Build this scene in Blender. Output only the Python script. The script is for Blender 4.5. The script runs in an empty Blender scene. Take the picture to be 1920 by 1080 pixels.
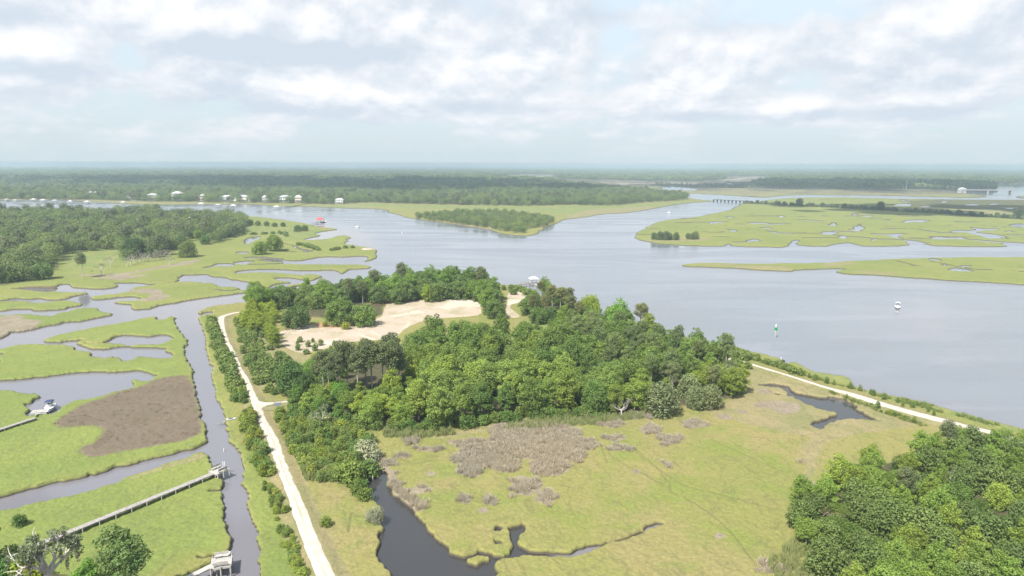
import bpy, math, random
import numpy as np
from mathutils import Vector, Matrix
R = math.radians
S = bpy.context.scene
COL = S.collection

# ------------------------------------------------------------------ camera, world, sun, exposure
H_CAM, FPX, CX, CY = 70.0, 1297.0, 960.0, 540.0
PITCH = math.atan((540.0 - 309.0) / FPX)
ROLL = R(0.19)
cam_d = bpy.data.cameras.new("camera"); cam = bpy.data.objects.new("camera", cam_d); COL.objects.link(cam)
cam_d.sensor_width = 36.0; cam_d.lens = FPX / 1920.0 * 36.0
cam_d.clip_start = 0.5; cam_d.clip_end = 200000.0
cam_M = Matrix.Rotation(math.pi / 2 - PITCH, 4, 'X') @ Matrix.Rotation(ROLL, 4, 'Z')
cam_M = Matrix.Translation((0, 0, H_CAM)) @ cam_M
cam.matrix_world = cam_M
S.camera = cam
CM = np.array(cam_M.to_3x3())

SUN_EL, SUN_DIR = R(52), np.array([-0.50, -0.72])          # sun: behind the camera and to the left
SUN_DIR = SUN_DIR / np.linalg.norm(SUN_DIR)
sun_vec = Vector((SUN_DIR[0] * math.cos(SUN_EL), SUN_DIR[1] * math.cos(SUN_EL), math.sin(SUN_EL)))
sd = bpy.data.lights.new("sun", 'SUN'); sd.energy = 3.6; sd.angle = R(0.6); sd.color = (1.0, 0.955, 0.88)
sun = bpy.data.objects.new("sun", sd); COL.objects.link(sun)
sun.rotation_euler = sun_vec.to_track_quat('Z', 'Y').to_euler(); sun.location = (0, 0, 500)

S.view_settings.view_transform = 'Standard'; S.view_settings.look = 'None'
S.view_settings.exposure = 1.38; S.view_settings.gamma = 1.0
cy = S.cycles
cy.max_bounces = 5; cy.diffuse_bounces = 2; cy.glossy_bounces = 2; cy.transmission_bounces = 2
cy.volume_bounces = 1; cy.transparent_max_bounces = 4
cy.caustics_reflective = False; cy.caustics_refractive = False
cy.use_denoising = True
try: cy.denoiser = 'OPENIMAGEDENOISE'
except Exception: pass

class NT:
    """tiny helper to write node trees"""
    def __init__(s, tree): s.t = tree; s.n = tree.nodes; s.l = tree.links
    def new(s, typ, **kw):
        n = s.n.new(typ)
        for k, v in kw.items(): setattr(n, k, v)
        return n
    def put(s, sock, v):
        if isinstance(v, bpy.types.NodeSocket): s.l.new(v, sock)
        elif v is not None: sock.default_value = v
    def math(s, op, a, b=None, c=None, clamp=False):
        n = s.new('ShaderNodeMath', operation=op); n.use_clamp = clamp
        for i, v in enumerate((a, b, c)):
            if v is not None: s.put(n.inputs[i], v)
        return n.outputs[0]
    def mix(s, fac, a, b, blend='MIX'):
        n = s.new('ShaderNodeMix', data_type='RGBA', blend_type=blend)
        s.put(n.inputs['Factor'], fac)
        s.put(n.inputs[6], (*a, 1) if isinstance(a, tuple) and len(a) == 3 else a)
        s.put(n.inputs[7], (*b, 1) if isinstance(b, tuple) and len(b) == 3 else b)
        return n.outputs[2]
    def ramp(s, fac, lo, hi, smooth=True):
        n = s.new('ShaderNodeMapRange'); n.clamp = True
        n.interpolation_type = 'SMOOTHSTEP' if smooth else 'LINEAR'
        s.put(n.inputs[0], fac); n.inputs[1].default_value = lo; n.inputs[2].default_value = hi
        return n.outputs[0]
    def noise(s, vec, scale, detail=4, rough=0.55, dist=0.0, dims='3D'):
        n = s.new('ShaderNodeTexNoise', noise_dimensions=dims)
        s.put(n.inputs['Vector'], vec); n.inputs['Scale'].default_value = scale
        n.inputs['Detail'].default_value = detail; n.inputs['Roughness'].default_value = rough
        n.inputs['Distortion'].default_value = dist
        return n.outputs[0]

def build_world():
    w = bpy.data.worlds.new("World"); S.world = w; w.use_nodes = True
    N = NT(w.node_tree); N.n.clear()
    out = N.new('ShaderNodeOutputWorld'); bg = N.new('ShaderNodeBackground')
    sky = N.new('ShaderNodeTexSky', sky_type='NISHITA'); sky.sun_disc = False
    sky.sun_elevation = SUN_EL; sky.sun_rotation = math.atan2(SUN_DIR[0], SUN_DIR[1])
    sky.dust_density = 3.0; sky.air_density = 1.0
    tc = N.new('ShaderNodeTexCoord'); sep = N.new('ShaderNodeSeparateXYZ'); N.l.new(tc.outputs['Generated'], sep.inputs[0])
    x, y, z = sep.outputs
    az = N.math('ARCTAN2', x, y)
    hd = N.math('SQRT', N.math('ADD', N.math('MULTIPLY', x, x), N.math('MULTIPLY', y, y)))
    el = N.math('ARCTAN2', z, hd)
    elp = N.math('MAXIMUM', el, 0.0)
    # cloud field: rows of cumulus seen from the side, flattened towards the horizon
    v = N.math('MULTIPLY', N.math('LOGARITHM', N.math('ADD', elp, 0.08), 2.71828), 1.45)
    u = N.math('MULTIPLY', az, 4.4)
    def at(du, dv, dz):
        c = N.new('ShaderNodeCombineXYZ'); N.put(c.inputs[0], N.math('ADD', u, du)); N.put(c.inputs[1], N.math('ADD', v, dv)); c.inputs[2].default_value = dz; return c.outputs[0]
    def gauss(rows):
        t = None
        for a, e, sa, se, k in rows:
            da = N.math('MULTIPLY', N.math('SUBTRACT', az, R(a)), 1.0 / R(sa)); de = N.math('MULTIPLY', N.math('SUBTRACT', el, R(e)), 1.0 / R(se))
            g = N.math('MULTIPLY', N.math('EXPONENT', N.math('MULTIPLY', N.math('ADD', N.math('MULTIPLY', da, da), N.math('MULTIPLY', de, de)), -1.0)), k)
            t = g if t is None else N.math('ADD', t, g)
        return t
    def field(p, sc):
        big = N.noise(p, 0.9 * sc, 2, 0.5); det = N.noise(p, 2.1 * sc, 10, 0.55, 0.1)
        return N.math('ADD', N.math('MULTIPLY', big, 0.45), N.math('MULTIPLY', det, 0.60))
    near_h = N.ramp(el, 0.006, 0.062)
    base = N.mix(N.ramp(el, 0.0, 0.25), (0.276, 0.320, 0.344), (0.298, 0.352, 0.390))
    full = N.mix(0.88, N.mix(1.0, sky.outputs[0], (0.1, 0.1, 0.1), 'MULTIPLY'), base)
    blobs, bases = gauss(CLOUD_BLOBS), gauss(CLOUD_BASES)
    for dz, sc, lo, hi, kb, alpha, du in ((8.1, 1.5, .50, .68, .10, .75, 2.0), (3.7, 1.0, .50, .62, .34, .95, 0.0)):
        f0 = field(at(du, 0, dz), sc); f1 = field(at(du - .03, .11 / sc, dz), sc)
        dens = N.math('ADD', f0, N.math('MULTIPLY', blobs, kb)); cov = N.ramp(dens, lo, hi)
        lit = N.ramp(N.math('SUBTRACT', f0, f1), -0.15, 0.14); thick = N.ramp(dens, lo + .06, hi + .20)
        litc = N.math('SUBTRACT', lit, N.math('MULTIPLY', bases, N.math('ADD', 0.45, N.math('MULTIPLY', f1, 0.6))), clamp=True)
        cc = N.mix(litc, (0.262, 0.296, 0.334), (0.356, 0.361, 0.378)); cc = N.mix(N.math('MULTIPLY', N.math('MULTIPLY', litc, litc), thick), cc, (0.43, 0.43, 0.44))
        full = N.mix(N.math('MULTIPLY', N.math('MULTIPLY', cov, alpha), N.math('ADD', 0.08, N.math('MULTIPLY', near_h, 0.92))), full, cc)
    up = N.ramp(el, 0.30, 0.7)                      # the sky overhead: broken cloud over blue
    full = N.mix(N.math('MULTIPLY', up, 0.35), full, N.mix(1.0, sky.outputs[0], (0.1, 0.1, 0.1), 'MULTIPLY'))
    N.put(bg.inputs['Color'], full); bg.inputs['Strength'].default_value = 1.0
    N.l.new(bg.outputs[0], out.inputs[0])

def pxdir(px, py):
    """azimuth / elevation in degrees of a photo pixel"""
    d = CM @ np.array([(px - CX) / FPX, (CY - py) / FPX, -1.0])
    return math.degrees(math.atan2(d[0], d[1])), math.degrees(math.atan2(d[2], math.hypot(d[0], d[1])))
def _b(px, py, wx, wy, k):
    a, e = pxdir(px, py); return (a, e, math.degrees(wx / FPX), math.degrees(wy / FPX), k)
CLOUD_BLOBS = [_b(*t) for t in [
    (480, 50, 260, 60, 1.0), (790, 25, 60, 45, 0.9), (60, 80, 110, 60, 0.8), (355, 135, 55, 35, 0.8), (205, 147, 28, 10, 0.8),
    (560, 165, 130, 45, 0.8), (890, 130, 140, 50, 0.9), (710, 200, 110, 26, 0.9), (1030, 60, 70, 70, 0.7), (1290, 160, 110, 60, 0.9),
    (1770, 90, 130, 60, 1.2), (1780, 180, 80, 26, 0.6), (1020, 205, 50, 22, 0.7), (1480, 205, 60, 20, 0.8), (1200, 30, 90, 20, 0.3),
    (250, 95, 60, 40, -0.7), (1420, 20, 90, 22, -0.2), (1180, 75, 50, 30, -0.4), (20, 125, 40, 20, -0.6), (440, 150, 26, 40, -0.5), (1600, 20, 50, 20, -0.3), (1330, 70, 150, 40, 0.45), (1560, 110, 120, 40, 0.4), (640, 20, 200, 30, 0.4)]]
CLOUD_BASES = [_b(*t) for t in [
    (560, 95, 230, 22, 1.1), (450, 205, 180, 10, 0.6), (90, 135, 90, 18, 0.7), (880, 205, 120, 14, 0.6), (1330, 222, 130, 9, 0.8),
    (1680, 160, 130, 22, 0.7), (1120, 40, 70, 25, 0.5), (430, 165, 40, 35, 0.6), (1700, 215, 150, 14, 0.5), (680, 236, 120, 8, 0.5)]]
build_world()

# ------------------------------------------------------------------ helpers
def G(px, py, z=0.0):
    """photo pixel -> world point on the level plane z (numpy, vectorised)"""
    px = np.asarray(px, float); py = np.asarray(py, float)
    d = np.stack([(px - CX) / FPX, (CY - py) / FPX, -np.ones_like(px)], -1) @ CM.T
    dz = np.minimum(d[..., 2], -7e-4)
    t = (z - H_CAM) / dz
    return np.stack([d[..., 0] * t, d[..., 1] * t], -1)
CROPS = {'0': (0, 0, 1), 'A': (0, 480, 7.7125), 'B': (220, 480, 7.7125), 'C': (440, 400, 6.75), 'D': (0, 590, 7.7125), 'E': (200, 560, 6.75),
         'F': (0, 690, 6.75), 'G': (240, 690, 6.75), 'H': (0, 840, 4.5), 'I': (240, 840, 4.5), 'J': (500, 820, 4.1536), 'K': (660, 840, 4.5),
         'L': (1380, 640, 3.5556), 'M': (900, 880, 5.333), 'N': (780, 760, 3.4286), 'Q': (1180, 370, 5.0526), 'T': (1540, 370, 5.0526),
         'U': (1280, 660, 2.572), 'V': (940, 300, 5.3333), 'W': (1240, 305, 5.647), 'X': (1560, 305, 5.3333)}
def pp(spec):
    """'A 1,2 3,4 B 5,6' -> list of photo pixels (letters name the sheet the numbers were measured on)"""
    out, c = [], CROPS['0']
    for tok in spec.split():
        if ',' in tok:
            a, b = tok.split(','); out.append((c[0] + float(a) / c[2], c[1] + float(b) / c[2]))
        else: c = CROPS[tok]
    return np.array(out)
def chaikin(P, n=1, closed=True):
    for _ in range(n):
        Q = np.roll(P, -1, 0) if closed else P[1:]
        A = P if closed else P[:-1]
        new = np.empty((2 * len(A), P.shape[1])); new[0::2] = .78 * A + .22 * Q; new[1::2] = .22 * A + .78 * Q
        if not closed: new = np.vstack([P[:1], new, P[-1:]])
        P = new
    return P
def world_poly(spec, z=0.0, smooth=1):
    p = pp(spec); w = G(p[:, 0], p[:, 1], z)
    return chaikin(w, smooth) if smooth else w

def hash01(ix, iy, seed):
    h = (ix.astype(np.int64) * 374761393 + iy.astype(np.int64) * 668265263 + seed * 974634777) & 0xffffffff
    h = ((h ^ (h >> 13)) * 1274126177) & 0xffffffff
    return ((h ^ (h >> 16)) & 0xffff) / 65535.0
def vnoise(P, scale, seed=0):
    x = P[:, 0] / scale; y = P[:, 1] / scale
    ix = np.floor(x).astype(np.int64); iy = np.floor(y).astype(np.int64); fx = x - ix; fy = y - iy
    fx = fx * fx * (3 - 2 * fx); fy = fy * fy * (3 - 2 * fy)
    a = hash01(ix, iy, seed); b = hash01(ix + 1, iy, seed); c = hash01(ix, iy + 1, seed); d = hash01(ix + 1, iy + 1, seed)
    return (a * (1 - fx) + b * fx) * (1 - fy) + (c * (1 - fx) + d * fx) * fy
def sdf(poly, P, margin):
    """signed distance (m) to a polygon, + inside; clipped at +-margin"""
    res = np.full(len(P), -float(margin), np.float64)
    lo = poly.min(0) - margin; hi = poly.max(0) + margin
    sel = np.nonzero((P[:, 0] > lo[0]) & (P[:, 0] < hi[0]) & (P[:, 1] > lo[1]) & (P[:, 1] < hi[1]))[0]
    if len(sel) == 0: return res
    x = P[sel, 0]; y = P[sel, 1]
    d2 = np.full(len(sel), float(margin) ** 2); ins = np.zeros(len(sel), bool)
    Q = np.roll(poly, -1, 0)
    order = np.argsort(y); ys = y[order]
    for (ax, ay), (bx, by) in zip(poly, Q):
        y0, y1 = min(ay, by), max(ay, by)
        i0, i1 = np.searchsorted(ys, y0, 'left'), np.searchsorted(ys, y1, 'left')
        if i1 > i0:
            k = order[i0:i1]; xi = ax + (y[k] - ay) * (bx - ax) / (by - ay)
            ins[k[x[k] < xi]] ^= True
        i0, i1 = np.searchsorted(ys, y0 - margin, 'left'), np.searchsorted(ys, y1 + margin, 'right')
        if i1 > i0:
            k = order[i0:i1]
            x0, x1 = min(ax, bx) - margin, max(ax, bx) + margin
            k = k[(x[k] > x0) & (x[k] < x1)]
            if len(k):
                ex, ey = bx - ax, by - ay; L2 = ex * ex + ey * ey + 1e-12
                t = np.clip(((x[k] - ax) * ex + (y[k] - ay) * ey) / L2, 0, 1)
                dd = (x[k] - ax - t * ex) ** 2 + (y[k] - ay - t * ey) ** 2
                d2[k] = np.minimum(d2[k], dd)
    d = np.sqrt(d2); res[sel] = np.where(ins, d, -d)
    return res
def line_poly(spec, w0, w1=None):
    """a thin water-course: polyline in photo pixels, width in metres -> polygon in world metres"""
    p = pp(spec); c = chaikin(G(p[:, 0], p[:, 1]), 1, False)
    t = np.gradient(c, axis=0); t /= np.linalg.norm(t, axis=1)[:, None] + 1e-9
    n = np.stack([-t[:, 1], t[:, 0]], 1)
    w = np.linspace(w0, w0 if w1 is None else w1, len(c))[:, None] * 0.5
    return np.vstack([c + n * w, (c - n * w)[::-1]])
def ellipse(px, py, rx, ry, seed=0, n=14):
    rr = random.Random(seed * 131 + int(px))
    pts = [(px + rx * math.cos(a) * rr.uniform(.7, 1.2), py + ry * math.sin(a) * rr.uniform(.7, 1.2)) for a in [2 * math.pi * i / n for i in range(n)]]
    p = np.array(pts); return chaikin(G(p[:, 0], p[:, 1]), 1)
def smooth(a, b, x):
    t = np.clip((x - a) / (b - a), 0, 1); return t * t * (3 - 2 * t)

def mesh_obj(name, verts, faces, mat=None, parent=None, smooth_sh=False, loc=None):
    me = bpy.data.meshes.new(name)
    verts = np.asarray(verts, np.float32)
    if isinstance(faces, np.ndarray):
        k = faces.shape[1]; me.vertices.add(len(verts)); me.vertices.foreach_set('co', verts.ravel())
        me.loops.add(faces.size); me.loops.foreach_set('vertex_index', faces.astype(np.int32).ravel())
        me.polygons.add(len(faces)); me.polygons.foreach_set('loop_start', np.arange(0, faces.size, k, dtype=np.int32))
        me.polygons.foreach_set('loop_total', np.full(len(faces), k, np.int32)); me.update(calc_edges=True); me.validate()
    else:
        me.from_pydata([tuple(v) for v in verts.tolist()], [], faces); me.update()
    if smooth_sh: me.polygons.foreach_set('use_smooth', np.ones(len(me.polygons), bool))
    if mat is not None: me.materials.append(mat)
    o = bpy.data.objects.new(name, me); COL.objects.link(o)
    if parent is not None: o.parent = parent
    if loc is not None: o.location = loc
    return o
def tag(o, label=None, cat=None, group=None, kind=None):
    if label: o['label'] = label
    if cat: o['category'] = cat
    if group: o['group'] = group
    if kind: o['kind'] = kind
    return o
def thing(name, label, cat, loc=(0, 0, 0), rz=0.0, group=None):
    o = bpy.data.objects.new(name, None); COL.objects.link(o); o.empty_display_size = 0.5
    o.location = loc; o.rotation_euler = (0, 0, rz)
    return tag(o, label, cat, group)
class MB:
    """collects boxes, tubes and polygons into one mesh"""
    def __init__(s): s.v = []; s.f = []
    def add(s, v, f):
        k = len(s.v); s.v += [tuple(map(float, a)) for a in v]; s.f += [tuple(i + k for i in q) for q in f]; return s
    def box(s, c, d, rz=0.0, taper=1.0):
        x, y, z = d[0] / 2, d[1] / 2, d[2] / 2; ca, sa = math.cos(rz), math.sin(rz); v = []
        for sz in (-1, 1):
            k = taper if sz > 0 else 1.0
            for sx, sy in ((-1, -1), (1, -1), (1, 1), (-1, 1)):
                a, b = sx * x * k, sy * y * k; v.append((c[0] + a * ca - b * sa, c[1] + a * sa + b * ca, c[2] + sz * z))
        return s.add(v, [(3, 2, 1, 0), (4, 5, 6, 7), (0, 1, 5, 4), (1, 2, 6, 5), (2, 3, 7, 6), (3, 0, 4, 7)])
    def tube(s, pts, rad, n=7, cap=True):
        pts = [Vector(p) for p in pts]; rings = []
        for i, p in enumerate(pts):
            t = (pts[min(i + 1, len(pts) - 1)] - pts[max(i - 1, 0)]).normalized()
            a = Vector((0, 0, 1)) if abs(t.z) < 0.9 else Vector((1, 0, 0))
            u = t.cross(a).normalized(); w = t.cross(u)
            r = rad[i] if hasattr(rad, '__len__') else rad
            rings.append([p + (u * math.cos(2 * math.pi * k / n) + w * math.sin(2 * math.pi * k / n)) * r for k in range(n)])
        v = [q for r_ in rings for q in r_]; f = []
        for i in range(len(rings) - 1):
            for k in range(n): f.append((i * n + k, i * n + (k + 1) % n, (i + 1) * n + (k + 1) % n, (i + 1) * n + k))
        if cap: f.append(tuple(range(n))[::-1]); f.append(tuple(range((len(rings) - 1) * n, len(rings) * n)))
        return s.add(v, f)
    def loft(s, rings, cap=True):
        n = len(rings[0]); v = [q for r_ in rings for q in r_]; f = []
        for i in range(len(rings) - 1):
            for k in range(n): f.append((i * n + k, i * n + (k + 1) % n, (i + 1) * n + (k + 1) % n, (i + 1) * n + k))
        if cap: f.append(tuple(range(n))[::-1]); f.append(tuple(range((len(rings) - 1) * n, len(rings) * n)))
        return s.add(v, f)
    def build(s, name, mat, parent=None, sm=False): return mesh_obj(name, s.v, s.f, mat, parent, sm)
# ------------------------------------------------------------------ outline of land and water
LAND = dict(
 main="J 1000,5000 G 3300,5200 I 1090,1500 1090,1080 1100,930 1085,820 1070,700 1050,620 1010,570 1010,480 1000,370 970,280 960,170 945,60 905,0 G 1410,1070 1360,990 1290,950 1275,830 1250,740 1205,700 1240,640 1210,590 1195,520 1160,460 1100,340 1110,240 1070,220 1060,100 1050,0 E 1330,950 1325,850 1290,830 1290,780 1260,740 1240,640 1230,560 1230,470 1210,430 1180,410 1170,330 1155,270 1190,225 1330,215 1350,185 1330,165 1200,195 1180,210 1140,187 1160,165 1230,150 1240,130 1400,100 1620,75 0 470,568 520,564 600,557 700,541 800,531 900,532 960,538 985,545 1010,553 1060,572 1120,595 1200,620 1270,631 1300,639 1330,647 1390,652 L 0,40 100,75 200,100 290,125 320,150 400,150 490,180 485,195 620,232 770,250 775,310 790,318 900,345 1050,375 1200,405 1330,440 1450,475 1600,520 1750,560 1920,600 0 2300,930 2600,1100 3400,1900 3000,5000",
 left="D -3000,1500 -2000,500 0,515 100,485 250,450 500,435 760,450 920,460 950,490 1070,500 1080,530 1130,545 1250,550 1300,580 1280,605 1210,610 1320,640 1480,660 1540,660 1580,635 1700,650 1800,685 E 30,757 130,770 240,820 265,830 290,810 350,790 345,760 440,745 620,770 790,775 830,745 825,710 750,688 770,645 690,640 600,630 350,630 260,620 180,615 0,640 D 1600,500 1400,505 1310,495 1240,470 1240,447 1400,440 1700,435 E 0,590 180,585 260,605 350,610 440,590 600,595 700,590 820,512 780,485 700,470 550,495 400,485 300,470 180,475 80,500 D 1780,318 1740,320 1620,350 1540,400 1450,425 1290,415 1155,435 1160,410 1200,398 1350,362 1100,375 930,395 850,420 760,415 650,410 580,410 650,370 750,330 950,290 1200,245 1450,190 1650,160 E 0,360 200,325 370,290 520,250 600,245 660,240 610,272 680,285 765,270 780,240 865,245 870,270 900,310 930,380 990,440 1010,500 1035,540 1025,580 1000,610 990,640 1020,680 1025,760 1050,850 1090,920 1095,1000 G 820,40 825,140 850,260 880,340 875,430 900,500 930,580 940,660 960,720 985,820 990,900 980,985 900,1020 760,1060 650,1080 H 1100,155 990,170 880,210 760,240 640,270 480,300 320,345 160,385 0,430 -900,620",
 brownisle="A -2200,1300 -2200,800 0,895 150,875 400,850 640,875 760,880 780,850 900,830 1000,825 1100,790 1250,765 1400,765 1480,790 1500,810 1590,830 1650,845 1600,870 1450,900 1300,925 1150,965 D 980,120 860,155 650,180 520,215 430,235 300,260 180,255 150,270 175,295 120,320 40,350 0,370 -800,560",
 isle="A -2000,640 0,670 250,665 400,675 430,690 650,690 900,665 1000,665 1100,685 1200,715 1100,735 960,750 940,775 800,785 600,800 480,795 450,775 300,775 150,780 60,800 0,800 -2000,900",
 north="A -3000,740 0,655 100,650 200,625 330,635 480,625 600,615 760,645 850,640 980,620 1080,585 1200,570 1290,545 1250,540 1050,540 850,535 780,520 840,470 850,440 900,415 960,415 1020,440 1100,465 1270,465 1300,480 1500,480 1650,465 1710,450 1690,420 1690,400 B 130,400 290,390 380,405 450,420 540,415 640,425 760,395 830,385 940,355 880,320 800,325 880,315 920,290 940,275 1080,275 1330,270 1340,300 1400,310 1550,320 1620,345 1750,350 1851,370 C 70,855 180,870 175,895 300,905 380,945 440,940 480,915 600,890 740,885 700,872 600,868 540,845 480,825 600,812 760,825 890,850 980,860 1130,800 1100,790 1000,785 800,790 620,770 500,760 300,755 100,765 20,765 0,755 0,745 100,725 250,715 500,710 700,720 900,730 1060,730 1150,720 1280,725 1310,760 1360,780 1410,760 1440,725 1480,710 1660,705 1780,685 1600,662 1400,655 1200,655 1000,660 850,655 740,650 640,640 600,615 580,590 640,600 730,605 850,600 980,575 1080,560 1200,555 1400,560 1550,545 1680,545 1710,570 1690,600 1600,610 1690,612 1790,560 1800,500 1825,465 1690,440 1500,408 1400,400 1400,370 1475,347 1420,340 1490,312 1440,285 1370,270 1340,285 1280,290 1240,300 1200,325 1100,335 920,345 890,330 950,320 1110,285 1010,262 1100,235 1180,225 1320,207 1200,185 1100,185 1000,160 960,130 760,100 600,75 300,45 0,30 0 420,402 300,398 160,394 110,391 50,393 -60,393 -900,395",
 lobe="B 0,555 -40,560 -70,558 A 1600,565 1400,585 1300,600 1290,620 1360,645 1500,635 1700,610 B 0,610 100,600 230,595 280,620 320,615 300,650 200,665 0,662 A 1700,665 1620,680 1700,700 1850,712 B 100,705 200,715 205,765 300,775 430,775 550,740 700,705 830,695 950,660 1200,620 1400,595 1600,570 1851,540 C 150,1010 300,985 430,970 350,965 200,980 60,985 100,962 0,945 B 1815,482 1750,460 1480,460 1440,420 1380,400 1200,390 1000,385 830,388 700,405 560,405 520,440 400,450 240,460 160,500 150,525",
 sw="H -900,900 -300,640 0,545 140,535 300,490 480,450 700,400 860,350 1050,290 I 0,265 200,200 450,120 600,60 660,55 690,90 692,120 720,150 740,200 770,260 795,300 800,360 810,420 800,480 830,540 840,600 845,700 870,790 850,850 835,890 850,930 865,1080 880,1500 H 900,2200 -1500,2200",
 spit="C 665,935 740,932 860,910 960,890 900,878 800,900 700,915",
 farshore="0 -1500,376 -400,377 0,376 60,375.5 130,375 170,379 215,382 300,385 370,383 470,383 525,387 590,388 650,391 695,391.7 720,393 735,400 765,410 795,414 828,417 857,422 890,427 923,432 938,438 962,442 998,443 1015,432 1022,427 1039,420 1062,412 1097,407 1127,402 1165,400 1202,396 1232,390 1268,384 1296,381 1311,379.5 1339,378 1345,376.5 1310,374 1290,371 1240,363 1300,363 1364,366 1431,372 1475,366 1541,365.5 1684,367.5 1800,371 1846,370.5 1850.6,369 1846,366 1811,363 1780,359 1864,357 1860,346 1920,344 2400,343 6000,320 2600,311.3 -900,311.3 -4000,320",
 rightmarsh="0 1393,382 1375,392 1350,398 1311,406 1251,411.6 1227.5,416.5 1215.6,427.4 1194,435 1189,448 1206,452 1229.5,457 1289,461 1358,463 Q 960,440 925,462 1100,470 1250,475 1490,475 1540,420 1610,400 1570,450 1700,465 1880,465 T 60,465 80,452 250,430 330,450 400,465 830,465 822,420 960,440 1110,465 1760,470 1770,460 1700,440 1920,438 0 2500,458 3000,440 3000,390 2300,375 1909,375 1800,374 1721,373.5 1541,369.5 1470,371.5 1417,378.5 1402,380",
 sandbar="Q 505,645 640,630 900,632 1200,635 T 0,630 250,610 620,595 1000,580 1400,570 1920,572 0 2600,470 2600,600 T 1920,830 1400,800 900,770 600,745 250,730 130,712 190,690 260,680 130,678 Q 1900,680 1580,690 1560,710 1200,690 900,670 700,662 520,656",
 islet="K 940,975 1000,940 1100,925 1170,940 1165,965 1100,1000 1050,1025 980,1005",
 tuft1="C 1000,783 1050,778 1100,782 1050,786",
 farbank="T 1840,0 1850,-10 1920,-14 2500,-20 2500,20 1920,14 1870,10")
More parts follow.
